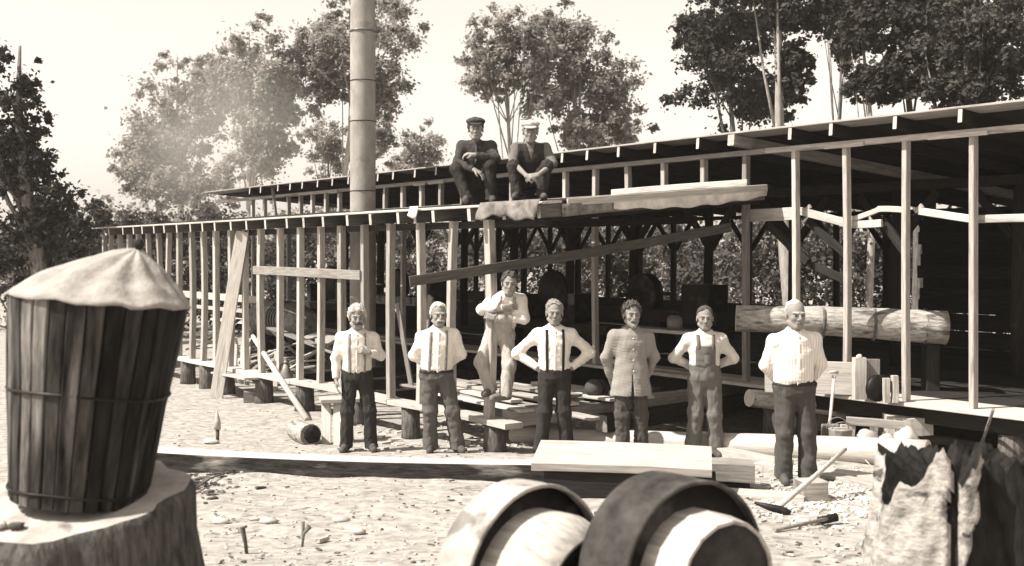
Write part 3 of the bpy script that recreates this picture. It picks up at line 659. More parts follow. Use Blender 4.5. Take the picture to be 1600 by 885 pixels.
# hammer on the ground
a, b = G(1210, 832), G(1296, 818); a.z += .02; b.z += .035
sg = empty('hammer', (a.x, a.y, a.z-.02), 'long handled hammer lying on the dirt below the mattock', 'hammer')
tube('handle', [a, b], [.016, .013], 'lumber_grey', sg, seg=8)
lathe('head', [(.02, -.09), (.032, -.085), (.03, -.02), (.034, 0), (.03, .02), (.032, .06), (.02, .065)], 'iron', b, sg, seg=12, axis=(.95, .2, .15))

# ------------------------------------------------------------------ foreground left: tub on a stump
kc = Vector(((121-CX)/FPX*4.65, 4.65, 0)); zs = 1.38; g = gz(kc.x, kc.y)
st = empty('cut_stump', (kc.x, kc.y, g), 'low cut stump with a pale slanting top under the tub', 'stump')
R = []; sg_ = 40; rr = random.Random(4)
def srad(a): return 1+.07*math.sin(3*a+1)+.05*math.sin(7*a)+.03*math.sin(13*a+2)
for (h, k) in ((g-.06, .56), (g+.1, .50), (g+.3, .455), (zs-.16, .43), (zs-.03, .415), (zs, .40)):
    R.append([Vector((kc.x+.0+math.cos(2*math.pi*i/sg_)*k*srad(2*math.pi*i/sg_)*(1+rr.uniform(-.015, .015)), kc.y+math.sin(2*math.pi*i/sg_)*k*srad(2*math.pi*i/sg_), h+(.085*math.sin(2*math.pi*i/sg_)+.02*math.cos(2*math.pi*i/sg_))*(h > zs-.1))) for i in range(sg_)])
V, Fc = rings(R); V = [v-Vector((kc.x, kc.y, g)) for v in V]
me = mesh('stump_bark', V, Fc, [M['bark'], M['stump_top']], smooth=True, fm=[0]*(len(Fc)-1)+[1]); me.polygons[len(Fc)-1].use_smooth = False
place(link(bpy.data.objects.new('bark', me)), Matrix.Translation((kc.x, kc.y, g)), st)
tub = empty('stave_tub', (kc.x+.01, kc.y, zs+.02), 'dark wooden stave tub with a canvas cover leaning on a cut stump', 'tub')
TB = Matrix.Translation((kc.x+.005, kc.y+.0, zs-.012)) @ Matrix.Rotation(math.radians(5.5), 4, 'Y') @ Matrix.Rotation(math.radians(-1.5), 4, 'X')
NS = 30; HT = .805
tr_ = lambda z: .26+.085*(z/HT)
for i in range(NS):
    a0 = 2*math.pi*i/NS; wd = 2*math.pi/NS*.47; off = rr.uniform(-.004, .006); V = []
    for z in np.linspace(0, HT+rr.uniform(-.006, .0), 5):
        r0 = tr_(z)+off+.004*math.sin(z*9+i)
        for (da, dr) in ((-wd, -.028), (-wd, -.004), (-wd*.8, .002), (wd*.8, .002), (wd, -.004), (wd, -.028)):
            V.append((math.cos(a0+da)*(r0+dr), math.sin(a0+da)*(r0+dr), z))
    Fc = []
    for k in range(4):
        for j in range(6): Fc.append((k*6+j, k*6+(j+1) % 6, k*6+(j+1) % 6+6, k*6+j+6))
    Fc.append((5, 4, 3, 2, 1, 0)); Fc.append(tuple(range(24, 30)))
    place(link(bpy.data.objects.new('stave', mesh('stave', V, Fc, M['stave']))), TB, tub)
for zb, hh in ((.44, .008), (.05, .009)):
    pts = [TB @ Vector((math.cos(x)*(tr_(zb)+.005), math.sin(x)*(tr_(zb)+.005), zb+.006*math.sin(3*x))) for x in np.linspace(0, 2*math.pi, 49)]
    tube('hoop', pts, hh*.75, 'iron', tub, seg=6, cap=False)
bot = lathe('bottom', [(.24, .02), (.24, .05)], 'lumber_old', (0, 0, 0), None); bot.matrix_basis = Matrix.Identity(4); place(bot, TB, tub)
def cover(a, b):
    x = 2*math.pi*a; r = (1-b)
    rr_ = .358*(r**.95); fold = .012*math.sin(9*x+2*b)*r*(1-r)*4
    z = HT+.0+.215*(1-r)**1.12+fold+.014*noise.noise((math.cos(x)*r*4, math.sin(x)*r*4, 5))-.012*(r > .97)+.045*(1-r)*r*math.sin(x*2+.6)*2
    return TB @ Vector((math.cos(x)*rr_+.13*(1-r), math.sin(x)*rr_, z+.008))
sheet('canvas_cover', cover, 56, 18, 'canvas', TB @ Vector((0, 0, HT)), tub, thick=.006)
kp = TB @ Vector((.135, 0, HT+.238)); lump('knob', kp, (.021, .021, .024), 'cloth_black', tub, amp=.15)
for i, (dx, dy, mm, lab) in enumerate(((-.27, -.235, 'bark', 'dark bark chip at the left foot of the tub'), (-.19, -.29, 'chip', 'pale chip between two dark chips at the foot of the tub'), (-.12, -.30, 'bark', 'dark bark chip in front of the tub on the stump'))):
    x, y = kc.x+dx, kc.y+dy; zz_ = zs+.012+dy/.40*.085
    o = lump('bark_chip', (x, y, zz_), (.035, .025, .014), mm, seed=i+40, sub=2, amp=.4); tag(o, lab, 'bark chip', 'bark chips on the stump')

# ------------------------------------------------------------------ foreground: two stepped sheet drums on their sides
def drum(px, Y, zc, R1, L1, R2a, R2b, L2, az, label, om, sm, fac):
    hd = .6 if fac > 30 else .93
    c = Vector(((px-CX)/FPX*Y, Y, zc)); g = gz(c.x, c.y)
    e = empty('stepped_drum', (c.x, c.y, g), label, 'drum', 'stepped sheet metal drums in the foreground')
    ax = Vector((math.sin(az), -math.cos(az), 0))
    w = .012
    lathe('outer_drum', [(R1-w, 0), (R1, 0), (R1*1.006, -.01), (R1, -.02), (R1, -L1*.45), (R1*1.004, -L1*.5), (R1, -L1), (R1-w, -L1), (R1-w, 0)], om, c, e, seg=64, axis=ax, cap=False)
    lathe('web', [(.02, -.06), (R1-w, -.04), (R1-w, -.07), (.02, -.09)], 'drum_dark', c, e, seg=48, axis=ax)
    lathe('inner_drum', [(R2a, -.06), (R2a*.995, L2*.4), (R2b, L2), (R2b-w, L2), (R2b-w, L2*.9), (R2a-w*1.3, L2*.4), (R2a-w*1.3, -.05)], sm, c, e, seg=fac, axis=ax, cap=False, smooth=fac > 30)
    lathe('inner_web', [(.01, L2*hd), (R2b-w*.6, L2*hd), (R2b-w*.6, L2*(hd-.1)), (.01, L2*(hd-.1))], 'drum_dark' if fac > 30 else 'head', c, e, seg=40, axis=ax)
    lathe('hub', [(.04, L2*(hd-.05)), (.04, L2*(hd+.05)), (.03, L2*(hd+.06))], 'iron', c, e, seg=20, axis=ax)
drum(842, 4.4, 1.06, .41, .17, .315, .255, .25, math.radians(47), 'left of the two stepped sheet drums lying on their sides, with a pale rim', 'drum', 'lag', 56)
drum(1090, 4.1, 1.2, .345, .25, .245, .232, .15, math.radians(36), 'right of the two stepped sheet drums lying on their sides, mostly dark', 'rust', 'lag', 18)

q = Vector(((1075-CX)/FPX*4.2, 4.2, 0)); gq = gz(q.x, q.y)
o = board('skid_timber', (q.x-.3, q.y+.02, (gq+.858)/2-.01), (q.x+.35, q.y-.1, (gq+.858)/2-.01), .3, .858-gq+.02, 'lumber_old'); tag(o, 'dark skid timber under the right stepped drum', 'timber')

# ------------------------------------------------------------------ foreground right: broken stump
bc = Vector(((1490-CX)/FPX*5.15, 5.15, 0)); g = gz(bc.x, bc.y)
bs = empty('broken_stump', (bc.x, bc.y, g), 'jagged broken stump with torn pale bark and a charred face darkened as shade', 'stump')
NA, NZ = 150, 70
def stump_pt(i, k, inner=0.0):
    a = 2*math.pi*i/NA; ca, sa = math.cos(a), math.sin(a); b = k/NZ
    deg = math.degrees(a)
    top = 1.44+.05*noise.noise((ca*2, sa*2, 1))+.06*noise.noise((ca*6, sa*6, 2))+.035*noise.noise((ca*18, sa*18, 3))
    top += .10*math.exp(-((deg-240)/9)**2)+.07*math.exp(-((deg-272)/8)**2)-.10*math.exp(-((deg-254)/4)**2)-.16*math.exp(-((deg-205)/22)**2)
    z = -.06+(top-g+.06)*b
    r = .47-.16*min(1, max(0, z)/.8)**.6+.035*math.cos(3*a+1)+.02*math.cos(7*a)
    edge1 = 246+5*noise.noise((z*6, 1, 4))+3*noise.noise((z*19, 1, 4))                  # where the bark is torn away
    w2 = max(0, (z-.28)/.55); e2a, e2b = 253+4*noise.noise((z*8, 2, 4)), 253+20*w2+5*noise.noise((z*9, 3, 4))
    e3 = 318+16*noise.noise((z*5, 5, 4))+6*noise.noise((z*16, 5, 4))
    low = deg < 300 and z < .26+.10*noise.noise((a*7, 0, 9))
    pale = (150 < deg < edge1) or (w2 > 0 and e2a < deg < e2b) or (e3 < deg) or deg < 30 or (edge1 <= deg < 275 and low)
    r += (.028 if pale else -.02)+.022*noise.noise((ca*5, sa*5, z*3))+.014*noise.noise((ca*11, sa*11, z*9))+(.006*noise.noise((ca*4, sa*4, z*70)) if pale else .012*noise.noise((ca*30, sa*30, z*5)))
    return Vector((ca*r, sa*r, z)), pale
V = []; pl_ = []
for k in range(NZ+1):
    for i in range(NA):
        p, f_ = stump_pt(i, k); V.append(p); pl_.append(f_)
Fb, Fd = [], []
for k in range(NZ):
    for i in range(NA):
        q = (k*NA+i, k*NA+(i+1) % NA, (k+1)*NA+(i+1) % NA, (k+1)*NA+i)
        (Fb if sum(pl_[x] for x in q) >= 2 else Fd).append(q)
tp0 = len(V)
for k in range(1, 5):                     # hollowed top
    for i in range(NA):
        p = V[NZ*NA+i]; s_ = 1-.22*k; V.append(Vector((p.x*s_, p.y*s_, p.z-.05*k-.03*noise.noise((p.x*9, p.y*9, k)))))
for k in range(4):
    for i in range(NA):
        a0 = (NZ*NA if k == 0 else tp0+(k-1)*NA); b0 = tp0+k*NA
        Fd.append((a0+i, a0+(i+1) % NA, b0+(i+1) % NA, b0+i))
Fd.append(tuple(tp0+3*NA+i for i in range(NA)))
def sub(name, Fc, mname):
    used = sorted({x for f_ in Fc for x in f_}); mp_ = {x: n_ for n_, x in enumerate(used)}
    place(link(bpy.data.objects.new(name, mesh(name, [V[x] for x in used], [tuple(mp_[x] for x in f_) for f_ in Fc], M[mname], smooth=True))), Matrix.Translation((bc.x, bc.y, g)), bs)
sub('bark', Fb, 'bark_pale'); sub('charred_shaded_face', Fd, 'char_shade')  # charred core; shade of the far side and the recess is in its colour

# ------------------------------------------------------------------ litter
def scatter(name, n, mname, region, smin, smax, label, cat, seed, flatk=.35, sig=None):
    r = np.random.default_rng(seed); V = []; Fc = []
    cube = [(-1, -1, -1), (1, -1, -1), (1, 1, -1), (-1, 1, -1), (-.8, -.9, 1), (.9, -.7, 1), (.8, .9, 1), (-.9, .8, 1)]
    fc = [(0, 3, 2, 1), (4, 5, 6, 7), (0, 1, 5, 4), (1, 2, 6, 5), (2, 3, 7, 6), (3, 0, 4, 7)]
    for _ in range(n):
        px, py = region(r)
        if py < 560: continue
        p = G_fast(px, py); s = r.uniform(smin, smax)*(.5+r.random()); l = s*r.uniform(1, 2.4)
        ca, sa = math.cos(r.uniform(0, 6.3)), math.sin(r.uniform(0, 6.3)); nn = math.hypot(ca, sa)+1e-6; ca /= nn; sa /= nn
        tl = r.uniform(-.3, .3); b = len(V)
        for (x, y, z) in cube:
            x *= l*r.uniform(.8, 1.2); y *= s*r.uniform(.8, 1.2); z *= s*flatk
            V.append((p.x+x*ca-y*sa, p.y+x*sa+y*ca, p.z+z+s*flatk*.4+tl*x*.4))
        Fc += [tuple(b+i for i in f) for f in fc]
    o = link(bpy.data.objects.new(name, mesh(name, V, Fc, M[mname]))); tag(o, label, cat, kind='stuff')
def G_fast(px, py):
    Y = 10.0
    for _ in range(14): Y = .5*Y+.5*(ZC-float(np.interp(Y, PROF_Y, PROF_Z)))*FPX/(py-HY)
    x = (px-CX)/FPX*Y; return Vector((x, Y, gz(x, Y)))
scatter('wood_chips', 1300, 'chip', lambda r: (r.uniform(200, 1600), 600+r.random()**.8*300), .003, .009, 'pale wood chips scattered over the dirt yard', 'wood chips', 1)
scatter('wood_chip_drift', 700, 'chip', lambda r: (r.normal(1290, 70), r.normal(775, 22)), .006, .018, 'drift of pale wood chips round the mattock', 'wood chips', 2)
scatter('dark_debris', 900, 'chip_dark', lambda r: (r.uniform(240, 1560), 600+r.random()**.7*300), .003, .010, 'dark bark crumbs scattered over the dirt yard', 'debris', 3)
scatter('offcuts', 260, 'chip', lambda r: (r.uniform(560, 1000), r.uniform(660, 705)), .012, .04, 'pale offcuts lying under and before the lean-to', 'offcuts', 4)
scatter('bark_litter', 260, 'chip_dark', lambda r: (r.normal(290, 40), r.normal(752, 12)), .006, .02, 'dark bark litter beside the tub stump', 'debris', 5)
scatter('pebbles', 160, 'stone', lambda r: (r.uniform(240, 1560), 620+r.random()**.8*270), .004, .015, 'small pale pebbles in the dirt yard', 'pebbles', 6, flatk=.6)
for i, (px, py, r, lab) in enumerate(((330, 692, .1, 'flat pale stone at the foot of the stake'), (345, 816, .07, 'flat pale stone in the dirt right of the cut stump'), (420, 816, .075, 'pale stone in the middle of the bare dirt'), (533, 814, .07, 'broad pale stone in front of the long timber'), (560, 832, .06, 'small pale stone left of the drums'), (398, 812, .04, 'tiny upright stone near the twig'))):
    q = G(px, py); o = lump('stone', q+Vector((0, 0, r*.12)), (r, r*.7, r*.35), 'stone', seed=i+60, sub=2, amp=.3); tag(o, lab, 'stone', 'stones in the yard')
q = G(472, 853); e = empty('broken_sprig', q, 'forked dark sprig sticking out of the dirt', 'twig')
tube('stem', [q-Vector((0, 0, .02)), q+Vector((.01, 0, .08)), q+Vector((.05, .0, .13))], [.008, .012, .02], 'twig', e, seg=6); tube('stem', [q+Vector((.005, 0, .04)), q+Vector((.005, .01, .16))], [.009, .014], 'twig', e, seg=6)
q = G(386, 864); e = tube('dead_twig', [q-Vector((0, 0, .02)), q+Vector((-.01, 0, .06)), q+Vector((-.03, 0, .16)), q+Vector((.0, 0, .17))], [.012, .014, .02, .008], 'chip_dark', seg=6); tag(e, 'dark broken stem standing in the dirt left of the forked sprig', 'twig')
a, b, c_ = G(250, 776), G(300, 770), G(372, 736); e = tube('branch', [a+Vector((0, 0, .02)), b+Vector((0, 0, .02)), G(330, 752)+Vector((0, 0, .03)), c_+Vector((0, 0, .02))], [.012, .011, .009, .006], 'twig', seg=6); tag(e, 'thin dry branch lying right of the tub', 'branch')

# ------------------------------------------------------------------ trees
def leaf_cloud(C, Rd, n, size, rng, origin, squash=.8):
    """n leaf faces over clumps with centres C and radii Rd, numpy quads"""
    k = rng.integers(0, len(C), n); d = rng.normal(size=(n, 3)); d /= np.linalg.norm(d, axis=1)[:, None]
    rad = Rd[k]*np.clip(np.abs(rng.normal(size=n))*.75, .1, 1.7)*np.where(rng.random(n) < .4, 1.6, 1.0)
    P = C[k]+d*rad[:, None]*np.array([1, 1, squash])
    nrm = d*.6+rng.normal(size=(n, 3))*.7+np.array([0, 0, .5]); nrm /= np.linalg.norm(nrm, axis=1)[:, None]
    a = np.cross(nrm, rng.normal(size=(n, 3))); a /= np.linalg.norm(a, axis=1)[:, None]; b = np.cross(nrm, a)
    s = size*(.55+.9*rng.random(n)); w = s*(.45+.35*rng.random(n))
    V = np.stack([P-a*s[:, None], P-b*w[:, None]+nrm*(.15*s)[:, None], P+a*s[:, None], P+b*w[:, None]-nrm*(.1*s)[:, None]], 1).reshape(-1, 3)
    return V-np.array(origin), np.arange(n*4).reshape(n, 4)
def tree(name, label, px, Y, blobs, n, size, lm, tm, r0, seed, lean=0.0, group=None, trunk_top=None, limbs=9, clump=.115, base=None):
    """blobs: (px, py, rx, ry) crown masses in photo pixels at distance Y"""
    rng = np.random.default_rng(seed); rr = random.Random(seed)
    x = (px-CX)/FPX*Y; g = gz(x, Y)-.1; e = empty(name, (x, Y, g), label, 'tree', group)
    C = []; Rd = []
    for (bx, by, rx, ry) in blobs:
        c = W(bx, by, Y); ax, az = rx/FPX*Y, ry/FPX*Y
        m = max(6, int(1.1*(ax*az)/((clump*min(ax, az)*2.0)**2)*2.2))
        d = rng.normal(size=(m, 3)); d /= np.linalg.norm(d, axis=1)[:, None]
        rad_ = np.where(rng.random(m) < .6, rng.random(m)**.4*.9, np.clip(np.abs(rng.normal(size=m))*.7, 0, 1.06))
        q = d*rad_[:, None]*np.array([ax, ax*.85, az])
        C.append(q+np.array(c)); Rd.append(np.full(m, min(ax, az))*clump*rng.uniform(.6, 2.3, m)*np.where(rad_ > .9, .7, 1))
    C = np.concatenate(C); Rd = np.concatenate(Rd)
    org = (x, Y, g)
    V, Q = leaf_cloud(C, Rd, int(n*2.5), size*.6, rng, org)
    place(link(bpy.data.objects.new('crown', mesh_np('crown', V, Q, M[lm], smooth=False))), Matrix.Translation(org), e)
    top = max(W(b[0], b[1]-b[3]*.75, Y).z for b in blobs) if trunk_top is None else W(px, trunk_top, Y).z
    bx = W(blobs[0][0], blobs[0][1], Y).x
    path = []; rad = []
    for i in range(9):
        s = i/8; path.append(Vector((x+(bx-x)*s**1.5+lean*s+.12*math.sin(5*s+seed), Y+.15*math.sin(4*s+seed*2), g+(top-g)*s))); rad.append(r0*(1.25-.35*min(1, s*6))*(1-s*.85) if s < .13 else r0*(1.0-.88*s))
    R = tube_pts(path, rad, 9, .06, seed); V, Fc = rings(R)
    order = np.argsort(-Rd)[:limbs]
    Vt = [v-Vector(org) for v in V]; Ft = list(Fc)
    for j in order:                                    # limbs reach into the leaf clumps
        c = Vector(C[j]); s = rr.uniform(.35, .8); s = min(s, max(.25, (c.z-g)/(top-g)-.12)); i0 = int(s*8); p = path[i0]
        mid = p.lerp(c, .5)+Vector((0, 0, -.08*(c-p).length)); rl = rad[i0]*rr.uniform(.3, .5)
        Vb, Fb = rings(tube_pts([p, mid, c], [rl, rl*.65, rl*.2], 6, .05, int(j)))
        b = len(Vt); Vt += [v-Vector(org) for v in Vb]; Ft += [tuple(b+k for k in f) for f in Fb]
    place(link(bpy.data.objects.new('trunk', mesh('trunk', Vt, Ft, M[tm], smooth=True))), Matrix.Translation(org), e)
    return e
TG = 'trees behind the mill'
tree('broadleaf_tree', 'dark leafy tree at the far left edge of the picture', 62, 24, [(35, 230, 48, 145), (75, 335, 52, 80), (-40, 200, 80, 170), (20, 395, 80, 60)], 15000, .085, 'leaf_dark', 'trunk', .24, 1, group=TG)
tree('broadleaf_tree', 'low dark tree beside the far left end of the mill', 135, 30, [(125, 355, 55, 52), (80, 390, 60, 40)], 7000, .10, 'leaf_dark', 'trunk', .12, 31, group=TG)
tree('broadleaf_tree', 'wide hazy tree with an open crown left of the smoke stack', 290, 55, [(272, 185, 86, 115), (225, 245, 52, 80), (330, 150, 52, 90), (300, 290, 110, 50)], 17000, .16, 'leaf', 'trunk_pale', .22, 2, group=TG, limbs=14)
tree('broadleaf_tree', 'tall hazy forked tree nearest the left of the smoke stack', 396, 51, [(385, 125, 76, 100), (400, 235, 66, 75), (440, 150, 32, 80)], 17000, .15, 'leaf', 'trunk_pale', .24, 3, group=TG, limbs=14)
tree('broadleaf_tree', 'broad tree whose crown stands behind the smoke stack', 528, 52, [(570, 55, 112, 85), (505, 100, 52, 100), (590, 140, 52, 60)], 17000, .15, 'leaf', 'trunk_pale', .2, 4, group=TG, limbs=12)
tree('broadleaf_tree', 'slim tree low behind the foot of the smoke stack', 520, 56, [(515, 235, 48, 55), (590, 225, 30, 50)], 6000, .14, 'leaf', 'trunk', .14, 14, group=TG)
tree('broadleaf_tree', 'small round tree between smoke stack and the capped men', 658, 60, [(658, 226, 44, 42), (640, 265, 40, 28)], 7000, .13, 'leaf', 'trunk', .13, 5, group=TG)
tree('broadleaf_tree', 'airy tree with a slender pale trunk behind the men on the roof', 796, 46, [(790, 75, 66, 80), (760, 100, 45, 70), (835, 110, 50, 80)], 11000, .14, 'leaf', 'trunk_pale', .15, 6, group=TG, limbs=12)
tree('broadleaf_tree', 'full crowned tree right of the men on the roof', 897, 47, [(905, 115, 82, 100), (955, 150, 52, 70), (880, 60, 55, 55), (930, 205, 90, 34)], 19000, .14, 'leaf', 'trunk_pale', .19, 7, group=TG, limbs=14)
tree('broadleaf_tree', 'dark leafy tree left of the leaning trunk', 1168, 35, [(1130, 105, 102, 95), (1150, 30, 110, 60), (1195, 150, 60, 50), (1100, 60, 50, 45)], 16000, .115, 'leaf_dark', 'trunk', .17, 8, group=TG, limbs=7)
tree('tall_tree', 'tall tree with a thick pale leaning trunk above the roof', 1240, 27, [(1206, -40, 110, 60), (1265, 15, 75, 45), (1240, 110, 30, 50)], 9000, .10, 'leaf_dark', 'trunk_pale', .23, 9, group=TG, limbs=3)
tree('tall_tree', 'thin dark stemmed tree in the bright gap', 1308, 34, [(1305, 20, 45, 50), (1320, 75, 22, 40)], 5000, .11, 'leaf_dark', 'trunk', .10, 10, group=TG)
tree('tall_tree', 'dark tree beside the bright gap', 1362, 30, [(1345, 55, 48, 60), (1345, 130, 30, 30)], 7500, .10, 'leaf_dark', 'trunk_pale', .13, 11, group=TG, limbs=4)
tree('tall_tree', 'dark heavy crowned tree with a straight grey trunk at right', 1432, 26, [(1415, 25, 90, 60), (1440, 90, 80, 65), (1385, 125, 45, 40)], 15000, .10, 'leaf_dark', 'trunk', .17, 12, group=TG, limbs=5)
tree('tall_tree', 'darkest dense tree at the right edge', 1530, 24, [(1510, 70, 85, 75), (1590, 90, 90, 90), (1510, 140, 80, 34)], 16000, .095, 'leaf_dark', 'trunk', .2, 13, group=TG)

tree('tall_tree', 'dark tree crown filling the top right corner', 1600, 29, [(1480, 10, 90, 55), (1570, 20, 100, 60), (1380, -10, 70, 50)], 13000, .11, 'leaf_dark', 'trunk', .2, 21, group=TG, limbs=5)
# shrubs seen under the roof and along the left
SG = 'shrubs behind the mill'
SHR = [(30, 36, 120, 40, 'at the far left edge'), (130, 38, 100, 40, 'left of the lean-to end'), (205, 33, 60, 60, 'behind the leftmost posts'), (270, 36, 80, 55, 'behind the scrap heap'), (345, 34, 60, 60, 'behind the leaning board'), (430, 38, 70, 50, 'behind the boiler'), (510, 40, 70, 50, 'left of the smoke stack foot'),
       (600, 38, 80, 45, 'right of the smoke stack foot'), (690, 40, 80, 45, 'behind the second and third men'), (780, 36, 70, 50, 'behind the man on the post'), (860, 38, 70, 55, 'behind the man with hands on hips'), (940, 35, 70, 55, 'left of the man in the coat'), (1020, 36, 70, 60, 'right of the man in the coat'),
       (1100, 33, 70, 60, 'behind the man in overalls'), (1190, 31, 60, 60, 'left of the white shirted man'), (1270, 30, 60, 55, 'behind the saw log'), (1350, 32, 60, 60, 'right of the saw log middle'), (1430, 33, 60, 50, 'behind the saw log end'), (1530, 30, 80, 50, 'behind the rightmost post')]
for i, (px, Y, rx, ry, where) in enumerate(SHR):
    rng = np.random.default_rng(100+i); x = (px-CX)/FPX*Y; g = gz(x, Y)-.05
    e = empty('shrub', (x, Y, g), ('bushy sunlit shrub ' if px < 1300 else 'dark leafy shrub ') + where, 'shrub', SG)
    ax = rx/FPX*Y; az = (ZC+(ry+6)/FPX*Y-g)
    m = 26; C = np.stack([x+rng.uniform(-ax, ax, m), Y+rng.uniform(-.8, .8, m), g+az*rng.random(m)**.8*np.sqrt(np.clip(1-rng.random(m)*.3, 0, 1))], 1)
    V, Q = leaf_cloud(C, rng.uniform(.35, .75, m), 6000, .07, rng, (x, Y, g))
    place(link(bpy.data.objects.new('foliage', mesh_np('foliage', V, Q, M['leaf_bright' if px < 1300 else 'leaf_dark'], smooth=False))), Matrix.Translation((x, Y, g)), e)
    rr = random.Random(i); Vt = []; Ft = []
    for j in range(5):
        c = Vector(C[j]); Vb, Fb = rings(tube_pts([(x+rr.uniform(-.2, .2), Y, g), (Vector((x, Y, g))+c)/2, c], [.035, .025, .01], 5, .05, j)); b = len(Vt)
        Vt += [v-Vector((x, Y, g)) for v in Vb]; Ft += [tuple(b+k for k in f) for f in Fb]
    place(link(bpy.data.objects.new('stems', mesh('stems', Vt, Ft, M['trunk']))), Matrix.Translation((x, Y, g)), e)
# far wood: one mass
rng = np.random.default_rng(77); m = 420
xc = rng.uniform(-75, 75, m); C = np.stack([xc, 82+rng.uniform(-6, 10, m), rng.random(m)**.9*(4.6+1.2*np.sin(xc*.35)+.8*np.sin(xc*.9))], 1)
V, Q = leaf_cloud(C, rng.uniform(.8, 1.8, m), 42000, .26, rng, (0, 82, 0))
o = link(bpy.data.objects.new('far_wood', mesh_np('far_wood', V, Q, M['leaf'], smooth=False))); o.location = (0, 82, 0)
tag(o, 'far wood closing the view behind the mill', 'wood', kind='stuff')

# ------------------------------------------------------------------ air: thin smoke and summer haze over the yard
bm = bmesh.new(); bmesh.ops.create_cube(bm, size=1.0)
for v in bm.verts: v.co = Vector((v.co.x*1700, v.co.y*1900+400, (v.co.z+.5)*19.0-1.4))
hz = bpy.data.meshes.new('haze'); bm.to_mesh(hz); bm.free()
hm = bpy.data.materials.new('haze_air'); hm.use_nodes = True; hn = hm.node_tree.nodes; hn.remove(hn['Principled BSDF'])
pv = hn.new('ShaderNodeVolumePrincipled'); pv.inputs['Color'].default_value = (1, .95, .88, 1); pv.inputs['Density'].default_value = .0007; pv.inputs['Anisotropy'].default_value = .2
hm.node_tree.links.new(pv.outputs[0], hn['Material Output'].inputs['Volume']); hz.materials.append(hm)
tag(link(bpy.data.objects.new('haze', hz)), 'pale smoky haze hanging over the whole yard', 'haze', kind='stuff')

# smoke from the mill drifting before the left trees
sc_ = W(335, 205, 40)
bm = bmesh.new(); bmesh.ops.create_icosphere(bm, subdivisions=4, radius=1.0)
for v in bm.verts:
    k = 1+.25*noise.noise(v.co*1.7)+.12*noise.noise(v.co*4); v.co = Vector((v.co.x*4.6*k, v.co.y*3.2*k, v.co.z*3.9*k))
sm_ = bpy.data.meshes.new('smoke'); bm.to_mesh(sm_); bm.free()
m_ = bpy.data.materials.new('drifting_smoke'); m_.use_nodes = True; hn = m_.node_tree.nodes; hl_ = m_.node_tree.links; hn.remove(hn['Principled BSDF'])
pv = hn.new('ShaderNodeVolumePrincipled'); pv.inputs['Color'].default_value = (1, .95, .88, 1); pv.inputs['Anisotropy'].default_value = .1
tc = hn.new('ShaderNodeTexCoord'); nz = hn.new('ShaderNodeTexNoise'); nz.inputs['Scale'].default_value = .35; nz.inputs['Detail'].default_value = 3
ln = hn.new('ShaderNodeVectorMath'); ln.operation = 'MULTIPLY'; ln.inputs[1].default_value = (1/4.2, 1/3.0, 1/3.5)
l2_ = hn.new('ShaderNodeVectorMath'); l2_.operation = 'LENGTH'
fo = hn.new('ShaderNodeMapRange'); fo.inputs[1].default_value = .25; fo.inputs[2].default_value = 1.0; fo.inputs[3].default_value = 1.0; fo.inputs[4].default_value = 0.0
nr = hn.new('ShaderNodeMapRange'); nr.inputs[1].default_value = .35; nr.inputs[2].default_value = .65; nr.inputs[3].default_value = .02; nr.inputs[4].default_value = .17
mu_ = hn.new('ShaderNodeMath'); mu_.operation = 'MULTIPLY'
hl_.new(tc.outputs['Object'], nz.inputs['Vector']); hl_.new(tc.outputs['Object'], ln.inputs[0]); hl_.new(ln.outputs[0], l2_.inputs[0]); hl_.new(l2_.outputs['Value'], fo.inputs[0])
hl_.new(nz.outputs[0], nr.inputs[0]); hl_.new(nr.outputs[0], mu_.inputs[0]); hl_.new(fo.outputs[0], mu_.inputs[1]); hl_.new(mu_.outputs[0], pv.inputs['Density'])
hl_.new(pv.outputs[0], hn['Material Output'].inputs['Volume']); sm_.materials.append(m_)
o = link(bpy.data.objects.new('smoke', sm_)); o.location = sc_; tag(o, 'pale smoke drifting in front of the left trees', 'smoke', kind='stuff')

